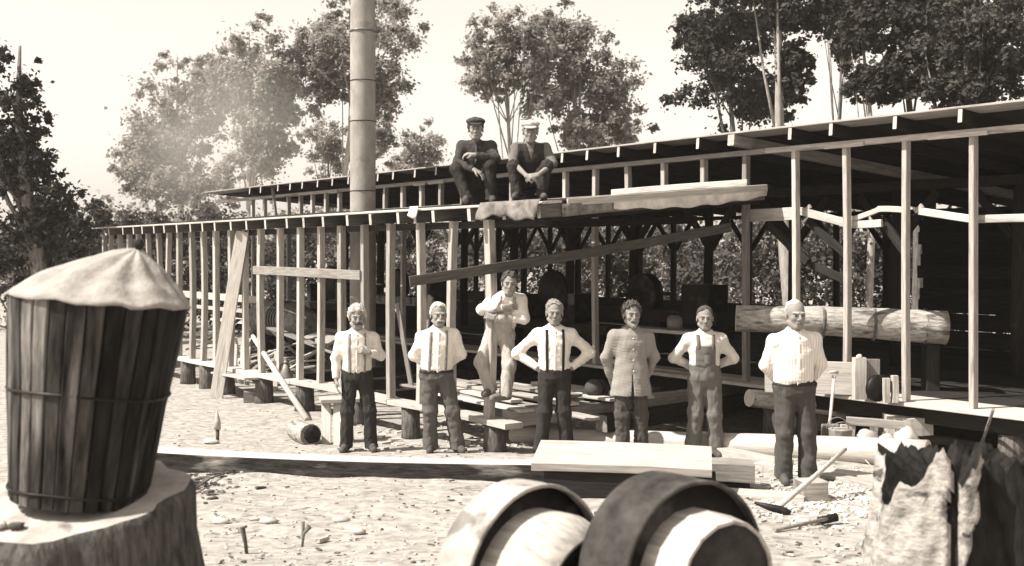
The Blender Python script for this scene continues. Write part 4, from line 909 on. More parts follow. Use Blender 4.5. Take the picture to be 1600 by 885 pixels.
# ------------------------------------------------------------------ people: implicit surfaces meshed as one continuous skin each
class Field:
    def __init__(s, lo, hi, h):
        s.h = h; s.lo = np.array(lo, float); n = np.ceil((np.array(hi)-s.lo)/h).astype(int)+1
        s.n = n; s.ax = [s.lo[i]+h*np.arange(n[i]) for i in range(3)]; s.a = np.full(n, 9.0, np.float32)
    def box(s, lo, hi):
        i0 = np.clip(((np.array(lo)-s.lo)/s.h).astype(int), 0, s.n-1); i1 = np.clip(((np.array(hi)-s.lo)/s.h).astype(int)+2, 1, s.n)
        sl = tuple(slice(i0[i], i1[i]) for i in range(3))
        return sl, s.ax[0][sl[0]][:, None, None], s.ax[1][sl[1]][None, :, None], s.ax[2][sl[2]][None, None, :]
    def add(s, prim, k=.015, sub=False):
        fn, lo, hi = prim; pad = k+.02; sl, x, y, z = s.box(np.array(lo)-pad, np.array(hi)+pad)
        if 0 in s.a[sl].shape: return
        d = fn(x, y, z); a = s.a[sl]
        if sub:
            d = -d; h = np.clip(.5-.5*(a-d)/k, 0, 1)*1.0; s.a[sl] = a*(1-h)+d*h+k*h*(1-h)
        else:
            h = np.clip(.5+.5*(a-d)/k, 0, 1); s.a[sl] = a*(1-h)+d*h-k*h*(1-h)
    def warp(s, amp, freq, seed, stretch=(1, 1, 1)):        # soft folds
        r = np.random.default_rng(seed); x, y, z = s.ax[0][:, None, None], s.ax[1][None, :, None], s.ax[2][None, None, :]
        w = 0
        for o in range(5):
            k = r.normal(size=3)*freq*(1+.5*o)*np.array(stretch); p = r.uniform(0, 6.28)
            w = w+np.sin(k[0]*x+k[1]*y+k[2]*z+p+1.3*np.sin(.5*(k[1]*x+k[2]*y+k[0]*z)+p*2))/(1+.35*o)
        s.a += (amp*w*.5).astype(np.float32)
    def front(s, x, z):
        i = int(round((x-s.lo[0])/s.h)); k = int(round((z-s.lo[2])/s.h))
        if not (0 <= i < s.n[0] and 0 <= k < s.n[2]): return None
        j = np.nonzero(s.a[i, :, k] < 0)[0]
        if len(j) == 0: return None
        q = j[0]
        if q == 0: return s.ax[1][0]
        v0, v1 = s.a[i, q-1, k], s.a[i, q, k]; return s.ax[1][q]-s.h*(-v1/(v0-v1+1e-9) if v0 < 1 else 0)
    def mesh(s):
        a = s.a; ins = a < 0; n = np.array(a.shape)
        c = np.zeros(n-1, np.int8)
        for dx in (0, 1):
            for dy in (0, 1):
                for dz in (0, 1): c += ins[dx:n[0]-1+dx, dy:n[1]-1+dy, dz:n[2]-1+dz]
        act = (c > 0) & (c < 8); I = np.argwhere(act); idx = np.full(n-1, -1, np.int32); idx[act] = np.arange(len(I))
        acc = np.zeros((len(I), 3)); cnt = np.zeros(len(I))
        cr = [(0, 0, 0), (1, 0, 0), (0, 1, 0), (1, 1, 0), (0, 0, 1), (1, 0, 1), (0, 1, 1), (1, 1, 1)]
        val = [a[I[:, 0]+q[0], I[:, 1]+q[1], I[:, 2]+q[2]].astype(float) for q in cr]
        for (p, q) in ((0, 1), (2, 3), (4, 5), (6, 7), (0, 2), (1, 3), (4, 6), (5, 7), (0, 4), (1, 5), (2, 6), (3, 7)):
            m = (val[p] < 0) != (val[q] < 0); t = np.where(m, val[p]/np.where(m, val[p]-val[q], 1), 0); t = np.clip(t, 0, 1)
            P = np.array(cr[p])[None]+t[:, None]*(np.array(cr[q])-np.array(cr[p]))[None]
            acc += P*m[:, None]; cnt += m
        V = s.lo+s.h*(I+acc/cnt[:, None]); Qs = []
        for ax in range(3):
            u, v = (ax+1) % 3, (ax+2) % 3
            sl0 = [slice(None)]*3; sl1 = [slice(None)]*3; sl0[ax] = slice(0, n[ax]-1); sl1[ax] = slice(1, n[ax])
            ch = ins[tuple(sl0)] != ins[tuple(sl1)]; E = np.argwhere(ch)
            ok = (E[:, u] > 0) & (E[:, v] > 0) & (E[:, u] < n[u]-1) & (E[:, v] < n[v]-1); E = E[ok]
            fl = ins[tuple(sl0)][E[:, 0], E[:, 1], E[:, 2]]
            def cell(du, dv):
                e = E.copy(); e[:, u] += du; e[:, v] += dv; return idx[e[:, 0], e[:, 1], e[:, 2]]
            q = np.stack([cell(-1, -1), cell(0, -1), cell(0, 0), cell(-1, 0)], 1)
            q[~fl] = q[~fl][:, ::-1]; Qs.append(q)
        return V, np.concatenate(Qs)
def rc(p, q, r1, r2):
    p = np.array(p, float); q = np.array(q, float); d = q-p; dd = max(d@d, 1e-9)
    def fn(x, y, z):
        t = np.clip(((x-p[0])*d[0]+(y-p[1])*d[1]+(z-p[2])*d[2])/dd, 0, 1)
        return np.sqrt((x-p[0]-t*d[0])**2+(y-p[1]-t*d[1])**2+(z-p[2]-t*d[2])**2)-(r1+(r2-r1)*t)
    m = max(r1, r2); return fn, np.minimum(p, q)-m, np.maximum(p, q)+m
def ell(c, r, B=None):
    c = np.array(c, float); r = np.array(r, float); B = np.eye(3) if B is None else B      # rows = axes
    def fn(x, y, z):
        dx, dy, dz = x-c[0], y-c[1], z-c[2]
        L = [(dx*B[i, 0]+dy*B[i, 1]+dz*B[i, 2])/r[i] for i in range(3)]
        k0 = np.sqrt(L[0]**2+L[1]**2+L[2]**2); k1 = np.sqrt((L[0]/r[0])**2+(L[1]/r[1])**2+(L[2]/r[2])**2)+1e-9
        return k0*(k0-1)/k1
    return fn, c-r.max(), c+r.max()
def loft(p, q, right, prof):
    """elliptic tube with flat ends; prof rows (s, rx, ry)"""
    p = np.array(p, float); q = np.array(q, float); d = q-p; L = np.linalg.norm(d); a = d/L
    rt = np.array(right, float); rt = rt-a*(rt@a); rt /= np.linalg.norm(rt); f = np.cross(a, rt); pr = np.array(prof, float)
    def fn(x, y, z):
        dx, dy, dz = x-p[0], y-p[1], z-p[2]; s = (dx*a[0]+dy*a[1]+dz*a[2])/L
        u = dx*rt[0]+dy*rt[1]+dz*rt[2]; v = dx*f[0]+dy*f[1]+dz*f[2]
        rx = np.interp(s, pr[:, 0], pr[:, 1]); ry = np.interp(s, pr[:, 0], pr[:, 2])
        d = (np.sqrt((u/rx)**2+(v/ry)**2)-1)*np.minimum(rx, ry)
        return np.maximum(d, np.maximum(-s*L, (s-1)*L))
    m = pr[:, 1:].max(); return fn, np.minimum(p, q)-m, np.maximum(p, q)+m
def cutmax(prim, fn2):
    fn, lo, hi = prim; return (lambda x, y, z: np.maximum(fn(x, y, z), fn2(x, y, z))), lo, hi
def unit(v): v = np.array(v, float); return v/np.linalg.norm(v)
def hand_prims(wr, d, pn, th, curl=.5):
    """palm, four fingers, thumb; d = hand direction, pn = palm normal, th = side the thumb leaves"""
    wr = np.array(wr, float); d = unit(d); pn = np.array(pn, float); pn = unit(pn-d*(pn@d)); lat = np.cross(d, pn)*th; P = []
    for o in (-.024, -.008, .010, .026): P.append((rc(wr+lat*o*.6, wr+d*.088+lat*o, .020, .0145), .012))
    for o, L, sp in ((.030, 1.0, .10), (.0105, 1.1, .03), (-.0105, 1.03, -.04), (-.030, .8, -.12)):
        b = wr+d*.088+lat*o; dd = unit(d+lat*sp); ang = curl*.7
        for ln, r0, r1 in ((.042, .0098, .0092), (.028, .0092, .0086), (.022, .0086, .007)):
            dd2 = unit(dd*math.cos(ang)+pn*math.sin(ang)); e = b+dd2*ln*L; P.append((rc(b, e, r0, r1), .004)); b = e; ang += curl*.8
    b = wr+d*.028+lat*.022; m = b+unit(d*.6+lat*.65+pn*.35)*.045; e = m+unit(d*.9+lat*.25+pn*.4*(.5+curl))*.036
    P.append((rc(b, m, .0165, .0125), .01)); P.append((rc(m, e, .012, .0085), .004))
    return P
def local(name, V, Q, m, root, fm=None, smooth=True):
    o = bpy.data.objects.new(name, mesh_np(name, V, Q, m, smooth, fm)); COL.objects.link(o); o.parent = root; return o
def bounds(pts, pad): P = np.array(pts, float); return P.min(0)-pad, P.max(0)+pad

STAND = dict(hipL=(-.085, 0, .92), hipR=(.085, 0, .92), kneeL=(-.105, -.02, .49), kneeR=(.105, -.02, .49), ankL=(-.12, .02, .085), ankR=(.12, .02, .085),
             toeL=(-.15, -.17, .035), toeR=(.15, -.17, .035), pel=(0, 0, .90), neck=(0, .0, 1.455), head=(0, -.03, 1.60), shL=(-.19, .005, 1.355), shR=(.19, .005, 1.355),
             elL=(-.26, .06, 1.14), elR=(.26, .06, 1.14), wrL=(-.10, .17, .99), wrR=(.10, .17, .99), hdL=(1, .05, -.3), hdR=(-1, .05, -.3), pnL=(0, 1, 0), pnR=(0, 1, 0),
             look=(0, -1, 0), thL=1, thR=-1, cuL=.5, cuR=.5)
def person(px, Y, z0, sc, label, J, kit, rz=0.0, group='men posing at the mill'):
    x0 = (px-CX)/FPX*Y; root = empty('person', (x0, Y, z0), label, 'person', group, rz)
    j = dict(STAND); j.update(J); sd = kit.get('seed', 1)
    S = lambda k: np.array(j[k], float)*sc
    P = {k: (S(k) if k[:2] in ('hi', 'kn', 'an', 'to', 'pe', 'ne', 'he', 'sh', 'el', 'wr') else j[k]) for k in j}
    fat = kit.get('fat', 1.0); hs = sc*1.14; right = unit(P['shR']-P['shL'])
    # head frame: rows right, forward, up
    fw = unit(j['look']); up0 = np.array([0, 0, 1.0]); tilt = j.get('tilt', (0, 0, 0)); up = unit(up0+np.array(tilt)); up = unit(up-fw*(up@fw)); rt = np.cross(fw, up); HB = np.stack([rt, fw, up])
    hc = P['head']; H = lambda v: hc+(np.array(v, float)*hs) @ HB
    # ---- body
    lo, hi = bounds([P[k] for k in P if isinstance(P[k], np.ndarray)], .16); hi[2] += .04; lo[2] = min(lo[2], -.02)
    b = Field(lo, hi, .007)
    tl = lambda e: loft(P['pel'], P['neck'], right, [(0, (.15+e)*fat*sc, (.10+e)*fat*sc), (.3, (.14+e)*fat*sc, (.105+e)*fat*sc), (.68, (.168+e)*sc, (.115+e)*sc), (.86, (.145+e)*sc, (.098+e)*sc), (.95, (.09+e)*sc, (.075+e)*sc), (1.0, (.06+e)*sc, (.058+e)*sc)])
    b.add(tl(-.012), .03)
    for s in 'LR':
        b.add(rc(P['hip'+s], P['knee'+s], .075*sc, .052*sc), .04); b.add(rc(P['knee'+s], P['ank'+s], .052*sc, .036*sc), .03); b.add(rc(P['ank'+s], P['toe'+s], .034*sc, .026*sc), .02)
        b.add(rc(P['neck']-np.array([0, 0, .05])*sc, P['sh'+s], .045*sc, .045*sc), .03); b.add(rc(P['sh'+s], P['el'+s], .048*sc, .038*sc), .04); b.add(rc(P['el'+s], P['wr'+s], .041*sc, .026*sc), .02)
        for pr, k in hand_prims(P['wr'+s]+unit(P['wr'+s]-P['el'+s])*.01, j['hd'+s], j['pn'+s], j['th'+s], j['cu'+s]): b.add(pr, k)
    b.add(rc(P['neck']-np.array([0, 0, .04]), H((0, -.02, -.06)), .058*sc, .052*sc), .03)
    e3 = lambda c, r: ell(H(c), np.array(r)*hs, HB)
    b.add(e3((0, -.012, .032), (.076, .096, .088)), .02); b.add(e3((0, .026, -.045), (.056, .062, .076)), .035)
    b.add(rc(H((-.012, .066, -.097)), H((.012, .066, -.097)), .019*hs, .019*hs), .02)
    for s in (-1, 1):
        b.add(rc(H((s*.062, .0, -.06)), H((s*.02, .055, -.095)), .016*hs, .016*hs), .025)
        b.add(ell(H((s*.038, .062, -.026)), np.array((.022, .02, .022))*hs, HB), .02)
        b.add(rc(H((s*.012, .088, .02)), H((s*.045, .072, .018)), .010*hs, .009*hs), .012)
        b.add(ell(H((s*.031, .096, -.002)), np.array((.017, .016, .011))*hs, HB), .008, sub=True)
        b.add(ell(H((s*.031, .075, -.002)), np.array((.0125, .0115, .0115))*hs, HB), .002)
        b.add(ell(H((s*.079, -.008, -.008)), np.array((.009, .019, .033))*hs, HB), .008)
        b.add(ell(H((s*.011, .097, -.036)), np.array((.009, .010, .008))*hs, HB), .006)
    b.add(rc(H((0, .088, .016)), H((0, .112, -.028)), .008*hs, .0125*hs), .010)
    b.add(rc(H((-.018, .083, -.064)), H((.018, .083, -.064)), .006*hs, .006*hs), .006); b.add(rc(H((-.014, .083, -.076)), H((.014, .083, -.076)), .007*hs, .007*hs), .006)
    V, Q = b.mesh(); fc = V[Q].mean(1); fm = np.zeros(len(Q), np.int32)
    for s in (-1, 1): fm[np.linalg.norm(fc-H((s*.031, .089, -.003)), axis=1) < .0095*hs] = 1
    fm[(np.linalg.norm((fc-H((0, .088, -.070))) @ HB.T*np.array([.38, 1, 1.6]), axis=1) < .0105*hs)] = 2
    local('body', V, Q, [M['skin'], M['eye'], M['lip']], root, fm)
    # ---- upper garment
    f = Field(lo, hi, .009); g = kit.get('loose', .021)
    if kit.get('coat'):
        a = unit(P['neck']-P['pel']); bt = P['pel']-a*.20*sc
        f.add(loft(bt, P['neck'], right, [(0, .235*sc, .175*sc), (.3, .20*sc*fat, .155*sc*fat), (.55, .175*sc, .135*sc), (.78, .192*sc, .135*sc), (.9, .165*sc, .115*sc), (.97, .1*sc, .09*sc), (1, .078*sc, .075*sc)]), .02)
    else:
        lo_s = kit.get('shirt_low', .22 if kit.get('bib') else .04); a = P['pel']+(P['neck']-P['pel'])*lo_s
        f.add(loft(a, P['neck'], right, [(0, (.14+g)*fat*sc, (.10+g)*fat*sc), (.12, (.153+g)*fat*sc, (.118+g)*fat*sc), (.3, (.152+g)*fat*sc, (.116+g)*fat*sc), (.64, (.182+g)*sc, (.122+g)*sc), (.84, (.16+g)*sc, (.104+g)*sc), (.95, (.09+g)*sc, (.075+g)*sc), (1.0, (.058+g)*sc, (.056+g)*sc)]), .02)
    sl_ = kit.get('sleeve', 1.0)
    for s in 'LR':
        f.add(rc(P['sh'+s], P['el'+s], .061*sc, .056*sc), .07); f.add(rc(P['neck']-np.array([0, 0, .05])*sc, P['sh'+s], .058*sc, .060*sc), .05)
        if sl_ >= 1: f.add(loft(P['el'+s], P['wr'+s], right if abs(unit(P['wr'+s]-P['el'+s]) @ right) < .9 else (0, 0, 1), [(0, .057*sc, .057*sc), (.55, .052*sc, .052*sc), (.9, .044*sc, .044*sc), (1, .040*sc, .040*sc)]), .03); f.add(ell(P['el'+s], np.array((.058, .058, .058))*sc), .03)
    f.warp(.0036, 24, sd, (1.1, .8, .22)); f.warp(.0034, 24, sd+9, (.5, .5, 1.4))
    nk = P['neck']
    for s in (-1, 1):
        f.add(rc(nk+np.array([s*.055, .02, .012])*sc, nk+np.array([s*.045, -.045, -.004])*sc, .016*sc, .013*sc), .01)
        f.add(rc(nk+np.array([s*.045, -.045, -.004])*sc, nk+np.array([s*.022, -.085, -.04])*sc, .014*sc, .007*sc), .008)
    f.add(rc(nk+np.array([-.05, .03, .012])*sc, nk+np.array([.05, .03, .012])*sc, .016*sc, .016*sc), .01)
    f.add((lambda x, y, z: np.sqrt((x-hc[0])**2+(y-hc[1]+.01)**2+(z-nk[2]-.03*sc)**2)-.05*sc, nk-np.array([.06, .06, .03]), nk+np.array([.06, .06, .09])), .008, sub=True)
    if kit.get('coat'):
        cx0 = P['pel'][0]; zc0 = P['pel'][2]
        f.add((lambda x, y, z: np.maximum(np.abs(x-cx0+.01)-.006-np.clip((zc0-.05-z)*.09, 0, .03), np.maximum(y+.02, z-zc0-.04))+0*(x+y+z), np.array([cx0-.05, lo[1], lo[2]]), np.array([cx0+.05, 0, zc0+.05])), .004, sub=True)
    if kit.get('vneck'):
        pass
    V, Q = f.mesh(); local('coat' if kit.get('coat') else 'shirt', V, Q, M[kit['shirt']], root)
    # ---- trousers
    t = Field(lo, hi, .009); wa = P['pel']+(P['neck']-P['pel'])*(kit.get('waist', .30 if kit.get('bib') else .12))
    hm = (P['hipL']+P['hipR'])/2; ax = unit(wa-hm); lowp = hm-ax*.10*sc
    e = kit.get('tloose', .0)
    t.add(loft(lowp, wa, right, [(0, .12*sc, .10*sc), (.3, (.172+e)*sc*(.5+.5*fat), (.125+e)*sc*(.5+.5*fat)), (.7, (.163+e)*fat*sc, (.124+e)*fat*sc), (1, (.160+e)*fat*sc, (.124+e)*fat*sc)]), .02)
    for s in 'LR':
        k_, h_, a_ = P['knee'+s], P['hip'+s], P['ank'+s]
        t.add(rc(h_, k_, (.096+e)*sc, (.074+e)*sc), .03)
        sh_ = unit(a_-k_); t.add(loft(k_, a_+sh_*.035*sc, right if abs(sh_ @ right) < .85 else (0, 1, 0), [(0, (.073+e)*sc, (.075+e)*sc), (.5, (.071+e)*sc, (.078+e)*sc), (.9, (.075+e)*sc, (.084+e)*sc), (1, (.078+e)*sc, (.09+e)*sc)]), .03)
        t.add(ell(k_, np.full(3, (.074+e)*sc)), .03)
    t.warp(.0065, 30, sd+3, (1.2, 1, .10)); t.warp(.0040, 20, sd+4, (.5, .5, 1.3))
    V, Q = t.mesh(); local('overalls' if kit.get('bib') else 'trousers', V, Q, M[kit['trousers']], root)
    # ---- boots
    for s in 'LR':
        a_, o_ = P['ank'+s], P['toe'+s]; d = unit(o_-a_); fl = np.array([d[0], d[1], 0]); fl = fl/(np.linalg.norm(fl)+1e-6)
        l2, h2 = bounds([a_, o_, a_-fl*.08], .09); q = Field(l2, h2, .007)
        sole = min(a_[2], o_[2])-.085*sc if abs(a_[2]-o_[2]) < .12 else -9
        base = o_[2]-.035*sc
        q.add(rc(a_+np.array([0, 0, .06*sc]), a_+fl*.0, .048*sc, .05*sc), .02); q.add(rc(a_-fl*.045*sc-np.array([0, 0, .04*sc]), o_, .043*sc, .037*sc), .03); q.add(rc(a_, o_+np.array([0, 0, .012]), .045*sc, .03*sc), .03)
        if sole > -5:
            q.a = np.maximum(q.a, (base+.001-q.ax[2][None, None, :]).astype(np.float32))
        V, Q = q.mesh(); local('boot', V, Q, M[kit.get('boots', 'leather')], root)
    # ---- hair, brows, moustache, cap
    hl = kit.get('hairline', 0.0)
    l2, h2 = bounds([hc], .19)
    if kit.get('hair'):
        q = Field(l2, h2, .0055); th_ = kit.get('hairthick', .012)
        base = ell(H((0, -.014, .036)), np.array((.076+th_, .096+th_, .088+th_))*hs, HB)
        def keep(x, y, z):
            dx, dy, dz = x-hc[0], y-hc[1], z-hc[2]
            v = (dx*HB[1, 0]+dy*HB[1, 1]+dz*HB[1, 2])/hs; w = (dx*HB[2, 0]+dy*HB[2, 1]+dz*HB[2, 2])/hs; u = (dx*HB[0, 0]+dy*HB[0, 1]+dz*HB[0, 2])/hs
            return np.maximum(v-(.018-hl+.85*(w-.02)+.012*np.sin(u*60+sd)), -.068-w)
        q.add(cutmax(base, keep), .004); q.warp(.009*kit.get('hairmess', 1), 62, sd+21); q.warp(.004*kit.get('hairmess', 1), 190, sd+22)
        V, Q = q.mesh(); local('hair', V, Q, M[kit['hair']], root)
    q = Field(l2, h2, .0045)
    for s in (-1, 1): q.add(rc(H((s*.014, .097, .021)), H((s*.046, .079, .023)), .0055*hs, .0042*hs), .003)
    V, Q = q.mesh(); local('eyebrows', V, Q, M[kit.get('brow', kit.get('hair', 'hair_dark'))], root)
    if kit.get('moustache'):
        q = Field(l2, h2, .0045); w_ = kit.get('mous_w', .036)
        for s in (-1, 1): q.add(rc(H((s*.004, .099, -.049)), H((s*w_*.6, .094, -.053)), .0115*hs, .011*hs), .006); q.add(rc(H((s*w_*.6, .094, -.053)), H((s*w_, .078, -.068)), .011*hs, .005*hs), .006)
        q.warp(.002, 200, sd); V, Q = q.mesh(); local('moustache', V, Q, M[kit['moustache']], root)
    if kit.get('beard'):
        q = Field(l2, h2, .005)
        for s in (-1, 1): q.add(rc(H((s*.03, .070, -.078)), H((s*.006, .082, -.105)), .015*hs, .02*hs), .01)
        q.add(ell(H((0, .078, -.108)), np.array((.026, .02, .024))*hs, HB), .01); q.warp(.004, 150, sd)
        V, Q = q.mesh(); local('beard', V, Q, M[kit['beard']], root)
    if kit.get('cap'):
        q = Field(l2, h2, .006); q.add(ell(H((0, -.01, .088)), np.array((.104, .122, .044))*hs, HB), .01)
        q.add(cutmax(ell(H((0, -.012, .05)), np.array((.09, .11, .06))*hs, HB), lambda x, y, z: (.045*hs-((x-hc[0])*HB[2, 0]+(y-hc[1])*HB[2, 1]+(z-hc[2])*HB[2, 2]))), .015); q.warp(.004, 50, sd)
        V, Q = q.mesh(); cap_ = local('cap', V, Q, M[kit['cap']], root)
        q = Field(l2, h2, .0045); Bp = HB.copy(); an = .32; Bp[1] = HB[1]*math.cos(an)-HB[2]*math.sin(an); Bp[2] = HB[2]*math.cos(an)+HB[1]*math.sin(an)
        q.add(ell(H((0, .108, .058)), np.array((.07, .055, .009))*hs, Bp), .004); V, Q = q.mesh(); local('cap_peak', V, Q, M[kit['cap']], cap_)
    # ---- bib, straps, belt, tie
    def ribbon(name, pts, width, m, fld, off=.006, n=24):
        pts = [np.array(p, float) for p in pts]; seg = np.concatenate([np.linspace(pts[i], pts[i+1], n)[(0 if i == 0 else 1):] for i in range(len(pts)-1)])
        rows = []
        for i, p in enumerate(seg):
            dr = seg[min(i+1, len(seg)-1)]-seg[max(i-1, 0)]; dr = dr/(np.linalg.norm(dr)+1e-9); nx = np.array([-dr[1], dr[0]])
            row = []
            for w in (-.5, 0, .5):
                q_ = p+nx*w*width; y = fld.front(q_[0]*1.0, q_[1])
                row.append(None if y is None else (q_[0], y-off, q_[1]))
            if all(r is not None for r in row): rows.append(row)
        if len(rows) < 3: return
        ys = np.array([[r[1] for r in row] for row in rows]); k = np.ones(11)/11
        for c in range(3): ys[:, c] = np.convolve(np.pad(ys[:, c], 5, mode='edge'), k, 'valid')
        Vv = []; Ff = []
        for i, row in enumerate(rows):
            for c in range(3): Vv.append((row[c][0], ys[i, c]-.002, row[c][2]))
            for c in range(3): Vv.append((row[c][0], ys[i, c]+.012, row[c][2]))
        for i in range(len(rows)-1):
            a = i*6
            for (p_, q_) in ((0, 1), (1, 2), (2, 5), (5, 4), (4, 3), (3, 0)): Ff.append((a+p_, a+q_, a+q_+6, a+p_+6))
        local(name, np.array(Vv), np.array(Ff), M[m], root)
    X0 = lambda s: (P['neck']*(s)+P['pel']*(1-s))
    if not kit.get('coat') and not kit.get('bib') and not kit.get('vest'):
        a, c = X0(.08), X0(.9); ribbon('placket', [(a[0], a[2]), (c[0], c[2])], .028*sc, kit['shirt'], f, off=.001)
    if kit.get('braces'):
        for s in (-1, 1):
            a, m_, c = X0(.1)+right*s*.09*sc*fat, X0(.6)+right*s*.095*sc, X0(.93)+right*s*.092*sc
            ribbon('suspender', [(a[0], a[2]), (m_[0], m_[2]), (c[0], c[2])], .03*sc, kit['braces'], f)
    if kit.get('bib'):
        a, c = X0(.1), X0(kit.get('bib_top', .70)); wd = .115*sc
        q = Field(lo, hi, .009); q.a = np.maximum(f.a-.011, (np.abs(q.ax[0]-(a[0]+c[0])/2)[:, None, None]-wd).astype(np.float32)); q.a = np.maximum(q.a, (a[2]-q.ax[2])[None, None, :].astype(np.float32)); q.a = np.maximum(q.a, (q.ax[2]-c[2])[None, None, :].astype(np.float32))
        q.a = np.maximum(q.a, (q.ax[1]-(a[1]+c[1])/2+.03)[None, :, None].astype(np.float32))
        V, Q = q.mesh(); local('bib', V, Q, M[kit['trousers']], root)
        for s in (-1, 1):
            m_, d_ = X0(kit.get('bib_top', .70))+right*s*.085*sc, X0(.93)+right*s*.09*sc
            ribbon('strap', [(m_[0], m_[2]-.03), (d_[0], d_[2])], .035*sc, kit['trousers'], f, off=.012)
        ribbon('pocket', [(a[0]+.03, X0(.52)[2]), (a[0]+.03, X0(.34)[2])], .10*sc, kit['trousers'], q, off=.006)
    if kit.get('belt'):
        z_ = wa[2]-.018*sc; pts = []
        q = Field(lo, hi, .009); q.a = np.maximum(t.a-.007, np.abs(q.ax[2]-z_)[None, None, :].astype(np.float32)-.018)
        m2 = np.abs(q.ax[0]-P['pel'][0])[:, None, None] > .22*sc*fat; q.a = np.where(np.broadcast_to(m2, q.a.shape), 9, q.a)
        V, Q = q.mesh()
        if len(Q): local('belt', V, Q, M[kit['belt']], root)
    if kit.get('tie'):
        q = Field(nk-.1, nk+.1, .005); y = f.front(nk[0], nk[2]-.045*sc); y = nk[1]-.09 if y is None else y
        for s in (-1, 1): q.add(rc((nk[0], y-.004, nk[2]-.045*sc), (nk[0]+s*.035, y-.002, nk[2]-.05*sc), .008, .016), .005)
        V, Q = q.mesh(); local('bow_tie', V, Q, M[kit['tie']], root)
    if kit.get('vest'):
        q = Field(lo, hi, .009); cx = P['neck'][0]; xx = np.abs(q.ax[0]-cx)[:, None, None]; zz = q.ax[2][None, None, :]; vb = X0(.55)[2]; vt = nk[2]
        q.a = np.maximum(f.a-.010, (xx-.165*sc)).astype(np.float32); q.a = np.maximum(q.a, (zz-(nk[2]-.01)).astype(np.float32))
        q.a = np.maximum(q.a, np.where(q.ax[1][None, :, None] < nk[1]+.02, (.055*np.clip((zz-vb)/(vt-vb), 0, 1)-xx)*1.0, -1).astype(np.float32))
        V, Q = q.mesh(); local('vest', V, Q, M[kit['vest']], root)
    if kit.get('buttons'):
        for z_ in kit['buttons']:
            y = f.front(P['pel'][0], z_*sc)
            if y is not None: lb = lump('button', (0, 0, 0), (.009, .004, .009), kit.get('btn', 'lumber_grey'), None, sub=1, amp=0); lb.parent = root; lb.matrix_basis = Matrix.Translation((P['pel'][0], y-.003, z_*sc))
    return root

def pz(px, Y): return gz((px-CX)/FPX*Y, Y)-.004
person(558, 13.55, pz(558, 13.55), .985, 'bushy haired man with a dark moustache, one fist at his chest', dict(
    ankL=(-.13, .02, .085), toeL=(-.17, -.16, .035), kneeL=(-.115, -.02, .49), ankR=(.17, .0, .085), kneeR=(.14, -.03, .49), toeR=(.20, -.18, .035),
    elL=(-.25, .03, 1.12), wrL=(-.245, -.05, .88), hdL=(.05, -.15, -1), pnL=(1, 0, 0), thL=1, cuL=.4, elR=(.275, .02, 1.14), wrR=(.15, -.17, 1.19), hdR=(-.8, -.15, .3), pnR=(-.2, .9, -.2), thR=-1, cuR=1.1, look=(.12, -1, -.06)),
    dict(shirt='shirt_pale', trousers='trouser_dark', hair='hair_white', brow='hair_dark', moustache='hair_dark', mous_w=.045, hairthick=.02, hairmess=1.5, hairline=-.014, braces='lumber_grey', seed=1, tloose=.004), rz=.12)
person(685, 13.35, pz(685, 13.35), 1.0, 'white haired man with a white moustache and dark belt, arms behind him', dict(
    ankL=(-.09, .02, .085), toeL=(-.11, -.16, .035), kneeL=(-.10, -.02, .49), ankR=(.22, -.02, .085), kneeR=(.16, -.03, .49), toeR=(.28, -.17, .035), pel=(-.025, .0, .90), hipL=(-.11, 0, .925), hipR=(.06, 0, .905), shL=(-.195, .005, 1.34), shR=(.185, .005, 1.365), elL=(-.285, .07, 1.12), elR=(.275, .07, 1.13), look=(.14, -1, -.02)),
    dict(shirt='shirt_white', trousers='trouser_grey', hair='hair_white', hairline=.026, hairthick=.007, brow='hair_white', moustache='hair_white', mous_w=.042, belt='cloth_black', braces='lumber_grey', seed=2, tloose=.012, fat=1.08), rz=.14)
# the man hugging the corner post
person(783, 13.69, .69, .97, 'young man in pale overalls hugging the corner post', dict(
    pel=(-.02, -.02, .70), neck=(.09, -.20, 1.235), head=(.105, -.385, 1.355), hipL=(-.10, -.03, .72), hipR=(.07, -.03, .72), kneeL=(-.24, -.15, .40), kneeR=(.10, -.17, .36), ankL=(-.13, -.13, .06), ankR=(.055, -.20, .02), toeL=(-.20, -.30, .02), toeR=(-.10, -.31, -.03),
    shL=(-.09, -.08, 1.18), shR=(.25, -.16, 1.15), elL=(-.235, -.20, 1.03), wrL=(.03, -.315, 1.07), hdL=(1, .15, .05), pnL=(0, 1, 0), thL=-1, cuL=.3, elR=(.29, -.22, .92), wrR=(-.06, -.315, .94), hdR=(-1, .25, .25), pnR=(.1, 1, 0), thR=1, cuR=.7, look=(.03, -1, -.08), tilt=(.06, 0, 0)),
    dict(shirt='shirt_white', trousers='denim_pale', bib=True, bib_top=.66, hair='trouser_mid', brow='hair_dark', hairline=-.004, seed=3, boots='leather_pale', tloose=.006))
person(866, 13.0, pz(866, 13.0), 1.0, 'grey haired man in braces and bow tie standing with hands on hips', dict(
    elL=(-.42, .07, 1.14), wrL=(-.195, -.02, .985), hdL=(.75, -.35, -.45), pnL=(.5, .6, -.2), thL=-1, cuL=.6, elR=(.42, .07, 1.14), wrR=(.2, .0, .985), hdR=(-.7, .35, -.45), pnR=(-.5, -.6, 0), thR=1, cuR=.5, look=(-.02, -1, -.02), kneeL=(-.11, -.02, .49), ankL=(-.15, .02, .085), ankR=(.15, .02, .085)),
    dict(shirt='shirt_white', trousers='trouser_dark', hair='hair_grey', hairline=.014, brow='hair_grey', braces='lumber_old', tie='cloth_black', seed=4, tloose=.008), rz=.05)
